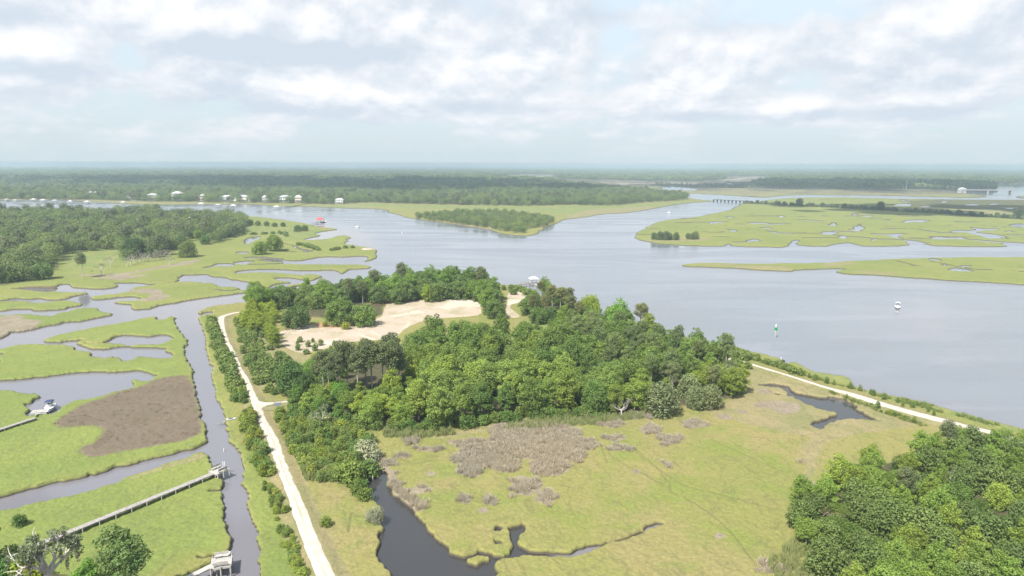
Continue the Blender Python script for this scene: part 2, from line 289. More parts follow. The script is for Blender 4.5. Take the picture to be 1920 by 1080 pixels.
WATER = dict(
 pond="F -900,240 0,165 250,145 450,125 700,100 830,90 1000,70 1250,65 1500,70 1700,45 1800,60 1890,90 G 260,80 370,118 G 270,180 220,195 150,190 130,170 50,170 65,190 70,270 F 1650,290 1550,310 1440,330 1330,370 1200,405 1050,430 930,440 850,480 760,530 720,570 700,600 560,612 500,615 430,625 350,640 340,610 380,520 310,490 300,470 420,460 440,420 550,385 480,350 300,335 100,315 0,315 -900,330",
 nick="D -400,590 0,575 30,580 30,600 0,605 -300,640 0,655 60,670 70,705 0,730 -400,760",
 oxbow="C 120,370 150,330 230,300 340,295 300,320 200,380 150,400", oxbow2="C 590,378 640,380 760,410 830,450 900,460 1010,480 1000,492 880,500 860,480 790,450 700,400 590,395",
 oxbow3="C 50,490 190,492 190,515 50,518",
 strip="B 1200,185 1290,160 1420,140 1430,118 1600,110 1750,130 1851,132 C 300,590 560,590 600,630 300,600 0,615 B 1700,160 1560,160 1400,155 1330,185",
 strip2="B 1680,250 1760,232 1851,218 C 100,728 250,718 500,713 700,722 900,732 1060,732 1150,722 1280,728 1305,760 1350,785 1130,800 1000,783 800,786 620,768 500,758 300,752 100,762 0,772 B 1760,262",
 dockcut="I 580,950 650,960 700,945 740,950 720,1000 640,1010 600,1050 520,1080 700,1200 900,1200 870,1000 860,920 820,930 720,925 690,940",
 nib1="I 820,385 700,392 720,378 800,368", nib2="I 830,500 750,508 790,495",
 creek="K 60,60 55,80 90,260 110,330 140,390 190,450 240,530 265,590 245,650 255,700 230,770 220,850 235,940 240,1000 280,1045 310,1080 380,1300 420,1700 1150,1700 1190,1200 1205,1080 1220,1010 M 190,960 230,925 350,900 540,885 700,890 850,892 720,885 700,865 600,855 450,835 370,775 K 1385,790 1410,750 1445,700 1440,640 1420,670 1340,680 1320,700 1330,720 1370,770 1380,850 1350,910 1280,945 1180,940 1150,920 1075,890 1080,910 950,955 880,925 830,900 810,860 740,820 700,770 620,690 600,640 560,580 470,510 430,460 340,400 320,340 290,250 240,180 160,100 130,60 90,50",
 rpond="L 140,290 250,290 270,295 360,310 355,335 380,350 520,375 580,385 640,375 720,395 790,425 830,485 930,530 1000,548 900,540 850,530 740,530 650,550 590,575 575,605 510,590 500,570 540,540 640,510 690,500 620,480 560,465 450,420 380,385 340,370 350,345 290,320 150,310",
 sandpond="T 1180,690 1250,668 1300,672 1420,690 1450,708 1300,712", sandpond2="T 1300,655 1400,645 1420,655 1330,662", sandpond3="T 1140,640 1190,645 1190,658 1150,652",
 rp1="T 340,275 370,250 380,275 410,300 340,310 300,290", rp2="T 250,310 330,300 370,325 320,320", rp3="T 740,240 830,220 980,215 970,230 860,232 790,245",
 rp4="T 1180,320 1280,312 1370,315 1440,305 1380,285 1370,275 1450,285 1560,300 1650,292 1720,305 1650,315 1540,320 1460,330 1540,345 1640,360 1720,380 1770,400 1700,395 1560,400 1540,385 1500,365 1400,335 1250,335 ",
 rp5="T 1040,385 1240,380 1360,384 1400,405 1240,398 1060,400", rp6="T 640,360 740,345 760,350 700,368 790,395 720,390", rp7="T 1820,275 1860,255 1930,258 1930,285 1860,290",
 rp8="T 0,340 60,325 120,335 100,355 30,355", rp9="T 160,375 220,370 240,385 190,395", rp10="T 90,265 110,240 140,255 120,272", rp11="T 280,165 320,150 370,160 300,175", rp12="T 380,175 490,170 480,182 390,184",
 rp13="T 470,405 500,395 510,410 480,415", rp14="Q 740,245 800,232 940,235 800,250 800,265 760,258", rp15="Q 930,310 960,300 1030,320 980,332", rp16="Q 1100,245 1180,240 1340,246 1220,256", rp17="Q 1190,290 1280,282 1390,295 1340,302 1250,298",
 rp18="Q 1130,405 1200,395 1260,415 1190,425", rp19="Q 1410,180 1440,172 1470,185 1430,192", rp20="Q 920,188 960,184 990,192 940,197", rp21="Q 880,275 920,262 930,272 890,282", rp22="Q 1820,345 1870,330 1930,345 1880,360", rp23="T 580,215 640,212 640,220 590,222", rp24="T 1740,320 1800,318 1820,330 1750,332", rp25="T 1180,265 1240,258 1260,266 1190,272",
 dp1="T 690,75 760,60 840,65 830,82 720,85", dp2="T 950,85 1030,82 1020,92 960,92", dp3="T 1140,40 1190,37 1200,46 1150,48", dp4="T 1340,72 1430,66 1510,70 1500,76 1350,77", dp5="T 1590,66 1640,58 1670,64 1620,72", dp6="T 1750,104 1830,100 1820,108 1760,109", dp7="T 760,42 850,38 850,46 780,48", dp8="T 750,28 790,22 790,30 760,34",
 farwater="0 1864,346 1930,343.5 2400,342 2400,353 1920,353 1868,354", farwater2="0 1240,350.5 1262,349.5 1310,355 1298,357.5 1240,356", notch="T 130,680 150,678 250,684 190,695 130,712")
CREEKS = [("M 1100,818 1230,770 1390,745 1480,710 1620,645 1665,600 1740,590 1815,568", .75, .45), ("M 640,872 720,882 850,888 960,870 1040,836 1110,815", 1.15, .9), ("M 425,580 432,520", .9, .6), ("M 130,720 180,750 200,770", 1.2, 1.0),
 ("M 165,620 210,632", 1.8, 1.4), ("L 255,358 350,380 420,368", 1.6, 2.4), ("B 1320,490 1450,492 1560,515 1700,505 1815,484", 2.0, 2.4), ("C 160,575 300,560 430,572 590,590", 9, 5),
 ("A 170,485 350,480 500,492 650,500 790,510 840,490", 2.5, 14), ("C 0,652 280,655 690,640", 3, 5), ("C 480,490 780,488", 3, 3),
 ("T 0,385 150,385", 5, 5), ("T 100,360 400,385 560,400 800,405 900,430 980,440", 6, 14), ("T 510,350 650,355 800,350", 5, 5), ("T 580,305 700,300 850,295 1020,320 1100,335 1270,342", 6, 7), ("T 600,283 820,285 1120,293", 5, 5),
 ("T 1370,330 1560,345 1680,365 1780,400", 4, 7), ("T 1220,392 1400,400 1560,415 1700,430 1920,440", 10, 16), ("T 1450,270 1600,278 1800,290", 5, 5), ("T 130,325 270,330", 5, 5), ("T 820,390 1060,396", 5, 6), ("T 1040,378 1240,376 1520,384", 7, 7),
 ("T 690,600 800,628 905,655", 2, 4), ("T 1060,585 1090,605", 4, 5), ("T 1040,612 1150,632 1260,655 1450,688 1600,692", 2.5, 3), ("T 1800,700 1920,710", 3, 3), ("T 1860,668 1920,672", 2, 2),
 ("Q 190,300 400,285 560,290 700,275", 7, 4), ("Q 450,245 600,240 760,240 940,235", 5, 6), ("Q 700,330 850,335 900,330", 4, 4), ("Q 1060,305 1200,315 1320,320 1430,345 1540,345 1680,340", 4, 6), ("Q 1000,160 1200,155", 4, 4), ("Q 700,265 760,262", 4, 4), ("Q 1000,430 1130,425 1160,410", 5, 5), ("Q 1640,385 1820,388", 5, 5), ("Q 1560,345 1800,345", 5, 5), ("Q 1080,180 1400,178 1700,185 1880,178", 5, 5), ("Q 1620,215 1800,228", 5, 5), ("Q 1300,260 1500,250", 4, 4), ("Q 1030,255 1080,258", 5, 5), ("Q 200,358 60,360", 4, 3), ("Q 480,205 620,200", 5, 5), ("Q 780,375 950,378", 4, 5),
 ("T 250,180 500,178 900,182", 5, 5), ("T 1300,235 1450,238", 5, 5), ("T 480,200 560,204", 5, 5), ("T 860,232 1000,238", 4, 4), ("T 1080,265 1300,270", 5, 5), ("T 1760,355 1920,362", 5, 5), ("T 700,170 1000,175", 5, 5)]
BROWN = dict(
 patch="F 700,720 820,640 920,570 1100,470 1280,430 1450,350 1700,290 1890,230 G 270,200 450,150 740,115 780,180 850,290 870,430 925,600 935,760 925,870 860,900 700,960 400,1010 200,1050 H 1060,45 960,70 830,100 700,90 670,40 720,5 F 1060,1030 1180,1000 1250,920 1330,810 1230,770 1130,765 950,785 800,790 720,770",
 reed="N 180,245 260,240 330,235 420,260 480,215 460,180 560,150 700,140 900,140 1000,165 1050,190 1060,220 1150,240 1175,290 1060,320 1080,370 1040,385 960,370 1000,430 940,470 860,480 770,450 740,400 740,370 650,365 670,420 640,450 540,455 500,430 430,430 420,480 340,480 270,450 260,400 230,350 300,320",
 bank="K 120,50 200,80 240,120 330,110 360,160 300,190 370,230 400,330 470,380 640,340 670,370 600,415 480,420 540,470 640,540 560,575 470,510 430,460 340,400 320,340 290,250 240,180 160,100",
 leftisle="D -300,50 0,60 150,30 400,35 330,85 640,105 520,130 700,120 560,150 520,215 430,235 300,260 180,255 120,320 0,370 -400,450",
 lobe="B 180,510 400,490 640,500 690,555 640,570 820,590 640,660 400,690 250,650 460,620 500,570 250,545 160,540",
 shore="B 0,270 200,245 420,200 640,160 900,110 1180,60 1250,70 1050,140 800,175 560,205 400,240 150,300 330,290 500,280 350,320 100,360 0,380 A 1700,360 1400,350 1250,370 1400,330 1700,310 1050,310 1250,280",
 rightp="U 340,255 450,245 560,260 575,300 480,320 440,290 350,285", rightq="U 0,350 60,345 140,360 130,375 30,380", rightr="U 160,310 240,320 250,340 170,340", rights="U 230,290 310,290 320,310 250,305", rightt="L 120,335 200,330 250,360 180,375")
RE = [(588 + 330, 945, 13, 8), (905, 964, 12, 6), (985, 918, 34, 20), (1020, 940, 26, 14), (870, 945, 15, 8), (1160, 846, 26, 6), (1154, 827, 22, 6), (1219, 811, 18, 8), (1256, 831, 20, 9), (1305, 801, 28, 7), (1193, 891, 8, 6), (1348, 1012, 12, 6), (1510, 868 + 50, 14, 5), (790, 910 + 14, 20, 8), (770, 832, 20, 7), (806, 895, 12, 5), (1460, 1075, 40, 14), (1502, 870, 8, 4), (1145, 802, 20, 7), (1250, 880, 6, 4), (1190, 785, 30, 5), (800, 848, 24, 6), (755, 862, 14, 5)]
TAN = dict(
 sandbar="Q 640,640 900,640 1200,655 1500,665 1560,705 1200,688 900,665 700,655", sandbar2="T 0,640 250,622 360,632 180,660 0,672", sandbar3="T 260,715 430,705 600,715 760,728 700,745 400,732",
 isletan="Q 130,410 250,395 650,385 780,395 760,420 500,425 250,435", flats="0 1118,338 1240,341 1312,341 1310,347 1180,347 1130,344", flats2="0 950,328 1036,327 1036,334 960,333", flats3="0 1358,338 1362,331 1442,331 1440,341 1400,345 1310,344",
 fars="0 1240,365 1300,351 1420,353 1600,354 1830,360 1848,368 1700,366 1541,364 1470,364 1431,370 1364,364", fars2="0 1880,396 1700,390 1640,391 1760,400 1930,402", strip="0 0,374 170,375 300,380 520,383 700,386 700,390 590,386 470,381 300,383 170,377 0,376",
 spitm="0 962,432 1000,430 1020,425 1038,418 1015,415 960,420 920,425 870,415 800,405 780,408 860,422 920,432", shore="V 640,530 700,560 850,500 1200,480 1500,470 1560,480 1400,515 1200,535 1000,545 840,570 650,600",
 verge="E 1320,380 1450,390 1480,480 1400,400", verge2="J 90,0 170,230 270,450 350,640 420,800 500,980 545,1080 605,1080 560,980 480,820 420,680 330,460 240,250 160,60 130,0", junction="G 1620,330 1700,360 1890,400 1890,425 1690,440 1640,400", junction2="G 1750,640 1830,740 1890,760 1890,850 1840,780",
 scrub="0 440,595 480,605 530,630 560,660 620,690 560,740 500,745 478,715 455,670", leveel="L 430,285 560,300 800,370 1000,440 1250,530 1300,580 1000,480 860,420 700,370 560,335", edge="N 0,170 180,200 460,150 640,100 1200,80 1300,110 1100,140 900,140 560,150 460,185 200,235 0,230", rim="U -30,275 60,280 200,260 300,215 310,180 260,130 330,70 480,140 600,150 700,210 820,190 1000,300 1100,330 1180,365 900,400 700,440 640,520 640,600 560,680 560,640 600,560 560,460 640,420 500,410 300,360 100,300", ww="I 0,290 200,210 500,120 640,60 690,80 600,130 400,180 150,250 0,310")
SAND = dict(
 fl1=TAN['flats'], fl2=TAN['flats2'], fl3=TAN['flats3'],
 clearing="0 520,627 545,619 590,611 640,613 715,602 722,576 735,572 800,567 870,565 903,571 906,594 860,598 800,602 760,618 740,640 700,641 640,646 600,662 560,667 530,652",
 clear2="0 962.6,546 991,557 986,562 975,570 956,574 957,582 978,597 960,600 946,593 950,577 952,565 950,556", bit="0 1053,577 1068,584 1060,584 1050,580", sandspit="C 1600,460 1690,445 1810,465 1700,475 1620,478", s2="V 350,660 430,645 440,655 400,670")
STRAW = dict(a="0 690,574 715,577 740,571 790,566 760,565 720,566 690,568", b="0 587,617 598,606 640,612 600,612 690,610 720,607 640,618", c="0 880,566 905,572 905,592 912,570")
LAWN = dict(a="0 979,599 1000,602 1032,612 1035,640 1020,645 1000,620 985,606", n="A 540,350 900,300 1250,230 1250,110 900,100 560,0 800,-60 1800,-60 2300,-40 2200,60 1500,130 1100,300 900,330", n2="0 340,420 455,430 520,445 600,455 660,440 560,425 440,425", n3="C 130,170 400,165 720,190 760,250 500,260 150,240", n4="0 110,470 230,465 240,480 200,500 120,512", le="L 320,150 490,180 770,250 775,310 500,240", le2="L 790,330 1050,385 1330,445 1600,525 1920,610 1920,640 1600,560 1330,490 1050,420", fm="0 600,392 660,392 720,388 800,392 960,394 1000,398 1060,405 1200,392 1280,380 1100,388 900,388 700,383 640,384 560,386")
LUSH = dict(left=LAND['left'], iso=LAND['isle'], isb=LAND['brownisle'], ww="H 0,540 240,480 640,400 1260,200 I 640,60 700,100 780,300 830,500 860,820 820,920 400,900 300,1080 H 600,1300 -300,1300 -600,700",
 r="I 905,0 945,60 960,170 970,280 1010,480 1050,620 1085,820 1100,930 1090,1300 1560,1300 1400,900 1250,500 1150,250 1050,0", up="E 1190,225 1330,215 1300,400 1420,640 1490,1080 G 1500,1080 1380,600 1220,200 1170,0 1050,0 1100,340 1240,640 1290,950 1410,1070")
MUD = dict(a="A 170,485 300,468 500,458 700,462 820,450 850,500 790,530 620,525 400,510 250,500", b="C 160,575 300,555 430,565 590,590 560,605 400,590 250,580", c="A 500,650 580,660 560,680 500,670")
CLOUD_SHADE = dict(right="T 830,40 1040,22 1500,22 1920,30 2400,40 2400,140 1920,135 1400,120 1000,105 700,88 760,70")  # cloud shadow on the right marsh, put into the ground colour
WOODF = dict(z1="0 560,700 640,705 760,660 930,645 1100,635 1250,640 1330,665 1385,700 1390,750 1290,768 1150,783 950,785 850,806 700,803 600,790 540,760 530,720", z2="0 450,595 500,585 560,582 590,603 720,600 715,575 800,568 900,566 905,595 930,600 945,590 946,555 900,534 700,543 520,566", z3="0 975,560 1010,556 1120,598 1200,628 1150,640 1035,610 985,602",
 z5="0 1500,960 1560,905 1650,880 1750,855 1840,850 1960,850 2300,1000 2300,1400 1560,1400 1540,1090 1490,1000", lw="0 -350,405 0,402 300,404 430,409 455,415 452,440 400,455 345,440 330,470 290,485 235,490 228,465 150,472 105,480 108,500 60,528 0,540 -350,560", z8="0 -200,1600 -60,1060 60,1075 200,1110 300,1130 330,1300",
 far="0 -900,372 0,373 170,375 300,378 500,381 640,383 700,379 720,381 870,385 1000,386.5 1060,384 1146,386 1208,379 1259,377 1290,371 1240,362 1180,356 1110,349 1040,341 960,337 900,334 -700,332", rd="0 1410,346 1440,350 1560,352 1700,354 1800,357 1860,355 1860,345 2400,342 2400,331 1440,331")
ROADL = "0 820,1560 J 370,1080 250,770 160,480 90,290 40,130 0,20 G 1640,680 1600,560 1540,400 1530,330 1480,170 1390,0 E 1610,780 1560,640 1480,520 1430,370 1400,250"
ROADR = "0 900,1560 J 540,1080 500,980 420,800 350,640 270,450 170,230 90,0 G 1840,780 1750,640 1700,510 1660,400 1620,330 1560,190 1440,0 E 1650,720 1560,560 1500,390 1490,240"

def wp(d): return {k: world_poly(v) for k, v in d.items()}
P_LAND, P_WATER = wp(LAND), wp(WATER)
P_CREEK = [line_poly(*c) for c in CREEKS]
P_BROWN, P_TAN, P_SAND, P_STRAW, P_LAWN, P_LUSH, P_MUD, P_CLOUD_SHADE, P_WOOD = map(wp, (BROWN, TAN, SAND, STRAW, LAWN, LUSH, MUD, CLOUD_SHADE, WOODF))
P_RE = [ellipse(*e, seed=i) for i, e in enumerate(RE)]
TRAILS = [line_poly(s, .4, .3) for s in ("N 1170,235 1200,300 1230,390", "N 1330,230 1450,330 1550,420 1600,490 1640,520", "U 0,710 130,790 250,900 300,980 370,1060", "U 130,690 300,735 450,775", "U 150,440 260,490 480,590", "N 1240,330 1330,390 1460,460 1600,540", "U -140,560 0,660 130,690", "U 330,420 400,430 440,450", "M 780,170 860,200 950,220", "M 1900,170 1900,260 1990,300", "J 665,610 640,770", "U 570,415 670,405", "N 1800,40 1860,90 1900,120")]

def offset(p):
    """road edge polyline resampled to n points"""
    return p
def road_strip(l, r, n):
    def rs(spec):
        p = pp(spec); c = chaikin(G(p[:, 0], p[:, 1], 1.3), 2, False); s_ = np.r_[0, np.cumsum(np.linalg.norm(np.diff(c, axis=0), axis=1))]
        t = np.linspace(0, s_[-1], n); return np.stack([np.interp(t, s_, c[:, 0]), np.interp(t, s_, c[:, 1])], 1)
    return rs(l), rs(r)
ROAD1 = road_strip(ROADL, ROADR, 160)
# curl of the road into the wood, the spur at the gate, the levee road
ROAD1B = road_strip("E 1400,250 1420,225 1500,200 1600,172 1720,160", "E 1490,240 1520,215 1580,195 1640,180 1730,172", 24)
ROAD2 = road_strip("G 1640,400 1700,425 1780,432 1890,428 0 545,750 566,748", "G 1690,520 1720,490 1780,462 1890,440 0 545,752.5 566,750.5", 24)
ROAD3 = road_strip("0 1296,650 1320,656 1340,665.5 1353,669 L 0,115 200,175 400,235 600,300 800,345 1000,410 1200,465 1400,515 1560,560 1700,590 1900,655 0 2150,850", "0 1296,653 1320,660 1340,669 1353,672.5 L 0,125 180,180 300,215 500,280 700,345 900,410 1100,470 1300,525 1500,570 1640,600 1850,668 0 2120,870", 120)
P_ROADS = [np.vstack([a, b[::-1]]) for a, b in (ROAD1, ROAD1B, ROAD2, ROAD3)]

def dist(P): return np.hypot(P[:, 0], P[:, 1])
def mrg(poly): return float(np.clip(0.03 * dist(poly).max(), 8, 60))
def land_sd(P):
    s = np.full(len(P), -60.0)
    for p in P_LAND.values(): s = np.maximum(s, sdf(p, P, mrg(p)))
    for p in list(P_WATER.values()) + P_CREEK: s = np.minimum(s, -sdf(p, P, mrg(p)))
    s = np.maximum(s, sdf(P_LAND['islet'], P, 8.0))
    return s
def mask(polys, P, fe):
    """soft membership of a set of patches; fe = feather in metres (array)"""
    m = np.zeros(len(P))
    for p in polys:
        M = float(np.clip(0.02 * dist(p).max(), 6, 60)); m = np.maximum(m, smooth(-0.5, 0.5, sdf(p, P, M) / fe))
    return m
def wood_m(P): return mask(P_WOOD.values(), P, np.clip(dist(P) * .008, 1.5, 20))
def ground_h(P, full=False):
    P = np.asarray(P, float).reshape(-1, 2); d = dist(P)
    s = land_sd(P)
    s = s + (vnoise(P, 3.1, 1) - .5) * 1.1 + (vnoise(P, 1.2, 2) - .5) * .8 + np.where(d > 250, (vnoise(P, 13., 3) - .5) * 3.0, 0) + np.where(d > 800, (vnoise(P, 60., 4) - .5) * 9.0, 0)
    w = np.clip(0.5 * d * d * 1.2 / (H_CAM * FPX), 0.36, 40)
    rd = np.full(len(P), -8.0)
    for p in P_ROADS: rd = np.maximum(rd, sdf(p, P, 8.0))
    near = smooth(420, 200, d)
    top = 0.85 + (vnoise(P, 5.0, 5) - .5) * .12 + ((vnoise(P, 1.1, 6) - .5) * .10 + (vnoise(P, .5, 7) - .5) * .14) * near
    wd = wood_m(P) if full else 0
    top = top + 0.5 * wd
    flat = smooth(-2.2, 0.3, rd); top = top * (1 - flat) + 1.22 * flat
    z = -0.75 + (top + 0.75) * smooth(-w * .75, w * .8, s)
    return (z, s, rd, wd) if full else z
def gz(x, y): return float(ground_h(np.array([[x, y]]))[0])

# ------------------------------------------------------------------ materials
def new_mat(name):
    m = bpy.data.materials.new(name); m.use_nodes = True; N = NT(m.node_tree)
    b = N.n.get('Principled BSDF'); return m, N, b
def plain(name, col, rough=0.7, metal=0.0, var=0.12, scale=3.0, spec=0.3):
    """a painted, wooden or metal surface with a little wear"""
    m, N, b = new_mat(name); tc = N.new('ShaderNodeTexCoord')
    f = N.noise(tc.outputs['Object'], scale, 5, .6)
    lo = tuple(c * (1 - var * 1.6) for c in col); hi = tuple(min(1, c * (1 + var)) for c in col)
    N.put(b.inputs['Base Color'], N.mix(N.ramp(f, .3, .7), lo, hi)); b.inputs['Roughness'].default_value = rough; b.inputs['Metallic'].default_value = metal
    b.inputs['Specular IOR Level'].default_value = spec
    return m
def foliage_mat(name, cols, trans=0.25, rough=.6):
    """leaf surface: hue varies from tree to tree, from bough to bough and leaf to leaf"""
    m, N, b = new_mat(name)
    oi = N.new('ShaderNodeObjectInfo'); tint = N.new('ShaderNodeAttribute', attribute_name='tint')
    geo = N.new('ShaderNodeNewGeometry')
    f = N.math('ADD', N.math('MULTIPLY', oi.outputs['Random'], .5), N.math('MULTIPLY', tint.outputs['Fac'], .5))
    c = N.mix(N.ramp(f, .1, .55, False), cols[0], cols[1]); c = N.mix(N.ramp(f, .5, .95, False), c, cols[2])
    big = N.noise(geo.outputs['Position'], .02, 2)
    c = N.mix(N.math('MULTIPLY', N.ramp(big, .35, .65), .45), c, N.mix(1.0, c, (1.25, 1.12, .9), 'MULTIPLY'))
    c = N.mix(1.0, c, oi.outputs['Color'], 'MULTIPLY')
    N.put(b.inputs['Base Color'], c); b.inputs['Roughness'].default_value = rough; b.inputs['Specular IOR Level'].default_value = .25
    tr = N.new('ShaderNodeBsdfTranslucent'); N.put(tr.inputs['Color'], N.mix(1.0, c, (1.2, 1.25, .6), 'MULTIPLY'))
    ms = N.new('ShaderNodeMixShader'); ms.inputs[0].default_value = trans
    N.l.new(b.outputs[0], ms.inputs[1]); N.l.new(tr.outputs[0], ms.inputs[2]); N.l.new(ms.outputs[0], N.n['Material Output'].inputs['Surface'])
    return m

def ground_mat():
    m, N, b = new_mat("ground")
    geo = N.new('ShaderNodeNewGeometry'); P = geo.outputs['Position']
    a1 = N.new('ShaderNodeAttribute', attribute_name='m1'); a2 = N.new('ShaderNodeAttribute', attribute_name='m2')
    s1 = N.new('ShaderNodeSeparateColor'); s2 = N.new('ShaderNodeSeparateColor'); N.l.new(a1.outputs['Color'], s1.inputs[0]); N.l.new(a2.outputs['Color'], s2.inputs[0])
    brown, sand, tan = s1.outputs; lush, mud, straw = s2.outputs; wood = a1.outputs['Alpha']; lawn = a2.outputs['Alpha']
    mp = N.new('ShaderNodeMapping'); N.l.new(P, mp.inputs[0]); mp.inputs['Scale'].default_value = (1, .55, 1)
    n_big = N.noise(P, .018, 3, .55, .6); n_mid = N.noise(P, .09, 4, .6, .4); n_sm = N.noise(P, .9, 5, .65); n_fine = N.noise(P, 5.0, 5, .75)
    n_mid2 = N.noise(mp.outputs[0], .05, 4, .6, .8)
    marsh = N.mix(N.ramp(n_big, .38, .62), (.165, .172, .055), (.190, .180, .066))
    marsh = N.mix(N.math('MULTIPLY', N.ramp(n_mid2, .42, .68), .6), marsh, (.215, .178, .088))
    marsh = N.mix(N.math('MULTIPLY', N.ramp(n_mid, .48, .66), .75), marsh, (.142, .172, .044))
    lushc = N.mix(N.ramp(n_big, .35, .65), (.130, .166, .046), (.160, .190, .053)); lushc = N.mix(N.math('MULTIPLY', N.ramp(n_mid, .5, .75), .6), lushc, (.125, .150, .052))
    n_grain = N.noise(P, 1.7, 7, .8)
    c = N.mix(lush, marsh, lushc)
    lawnc = N.mix(N.ramp(n_mid, .4, .65), (.125, .165, .050), (.185, .190, .075)); c = N.mix(lawn, c, lawnc)
    tanc = N.mix(N.ramp(n_mid, .35, .65), (.225, .190, .110), (.165, .160, .080))
    edge = lambda k: N.ramp(N.math('ADD', k, N.math('MULTIPLY', N.math('SUBTRACT', n_sm, .5), .9)), .35, .65)
    c = N.mix(N.math('MULTIPLY', edge(tan), .8), c, tanc)
    br = N.mix(N.ramp(n_mid, .35, .65), (.19, .158, .126), (.235, .198, .160)); br = N.mix(N.math('MULTIPLY', N.ramp(n_sm, .45, .7), .6), br, (.120, .105, .068))
    c = N.mix(N.math('MULTIPLY', edge(brown), .93), c, br)
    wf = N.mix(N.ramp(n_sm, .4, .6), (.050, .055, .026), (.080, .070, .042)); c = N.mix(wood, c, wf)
    sc = N.mix(N.ramp(n_mid, .4, .66), (.370, .298, .252), (.270, .248, .170)); sc = N.mix(N.math('MULTIPLY', N.ramp(n_mid2, .5, .6), .7), sc, (.46, .405, .365)); sc = N.mix(N.math('MULTIPLY', N.ramp(n_sm, .55, .7), .35), sc, (.16, .17, .08))
    c = N.mix(edge(sand), c, sc)
    c = N.mix(N.math('MULTIPLY', edge(straw), .85), c, (.31, .165, .105))
    c = N.mix(mud, c, N.mix(n_sm, (.072, .054, .040), (.115, .088, .066)))
    # clumped growth: small light and dark tufts of the grass itself
    c = N.mix(N.math('MULTIPLY', N.ramp(n_fine, .38, .68), .22), c, N.mix(1.0, c, (.70, .76, .68), 'MULTIPLY'))
    c = N.mix(N.math('MULTIPLY', N.ramp(n_sm, .44, .66), .18), c, N.mix(1.0, c, (1.25, 1.18, 1.1), 'MULTIPLY'))
    c = N.mix(1.0, c, N.mix(N.ramp(n_grain, .34, .66, False), (.74, .77, .74), (1.22, 1.18, 1.14)), 'MULTIPLY')
    n_rill = N.noise(mp.outputs[0], .11, 5, .55, 1.4); rill = N.ramp(N.math('ABSOLUTE', N.math('SUBTRACT', n_rill, .5)), .022, .0); c = N.mix(N.math('MULTIPLY', rill, N.math('SUBTRACT', .34, N.math('MULTIPLY', N.math('MAXIMUM', sand, wood), .34))), c, (.085, .085, .040))
    # bare mud and stalks along the water's edge
    sp = N.new('ShaderNodeSeparateXYZ'); N.l.new(P, sp.inputs[0])
    c = N.mix(N.ramp(N.math('ADD', sp.outputs[2], N.math('MULTIPLY', n_sm, .35)), .78, .38), c, N.mix(n_sm, (.045, .040, .032), (.095, .082, .055)))
    N.put(b.inputs['Base Color'], c); b.inputs['Roughness'].default_value = .9; b.inputs['Specular IOR Level'].default_value = .15
    bp = N.new('ShaderNodeBump'); bp.inputs['Strength'].default_value = .5; bp.inputs['Distance'].default_value = .12
    N.put(bp.inputs['Height'], N.math('ADD', n_fine, N.math('MULTIPLY', n_sm, 1.4))); N.l.new(bp.outputs[0], b.inputs['Normal'])
    return m
def water_mat():
    m, N, b = new_mat("water")
    geo = N.new('ShaderNodeNewGeometry'); P = geo.outputs['Position']; at = N.new('ShaderNodeAttribute', attribute_name='kind_mix')
    s = N.new('ShaderNodeSeparateColor'); N.l.new(at.outputs['Color'], s.inputs[0]); river, creek, _ = s.outputs
    n1 = N.noise(P, .007, 4, .6, 1.2); n2 = N.noise(P, .35, 5, .62, .5); n3 = N.noise(P, 1.6, 4, .6)
    mp = N.new('ShaderNodeMapping'); N.l.new(P, mp.inputs[0]); mp.inputs['Rotation'].default_value = (0, 0, R(20)); mp.inputs['Scale'].default_value = (.25, 1, 1)
    st = N.noise(mp.outputs[0], .022, 4, .55, 1.2)
    base = N.mix(river, (.135, .131, .150), (.140, .154, .174)); base = N.mix(N.math('MULTIPLY', N.ramp(n1, .4, .65), .38), base, (.158, .150, .156)); base = N.mix(creek, base, (.034, .033, .034))
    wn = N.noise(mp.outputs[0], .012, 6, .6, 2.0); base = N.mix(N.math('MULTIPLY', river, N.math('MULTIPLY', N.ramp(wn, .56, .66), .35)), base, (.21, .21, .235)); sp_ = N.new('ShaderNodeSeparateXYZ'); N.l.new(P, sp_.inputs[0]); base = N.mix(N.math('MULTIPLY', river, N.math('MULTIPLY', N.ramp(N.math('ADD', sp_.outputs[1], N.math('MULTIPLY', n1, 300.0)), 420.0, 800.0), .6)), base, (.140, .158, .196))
    N.put(b.inputs['Base Color'], base); b.inputs['IOR'].default_value = 1.42
    rg = N.math('ADD', .06, N.math('MULTIPLY', river, N.math('MULTIPLY', N.ramp(st, .36, .6), .20))); N.put(b.inputs['Roughness'], rg)
    bp = N.new('ShaderNodeBump'); bp.inputs['Distance'].default_value = .22
    N.put(bp.inputs['Strength'], N.math('ADD', .03, N.math('MULTIPLY', river, N.math('ADD', .10, N.math('MULTIPLY', N.ramp(st, .38, .62), .42)))))
    N.put(bp.inputs['Height'], N.math('ADD', n2, N.math('MULTIPLY', n3, .35))); N.l.new(bp.outputs[0], b.inputs['Normal'])
    return m

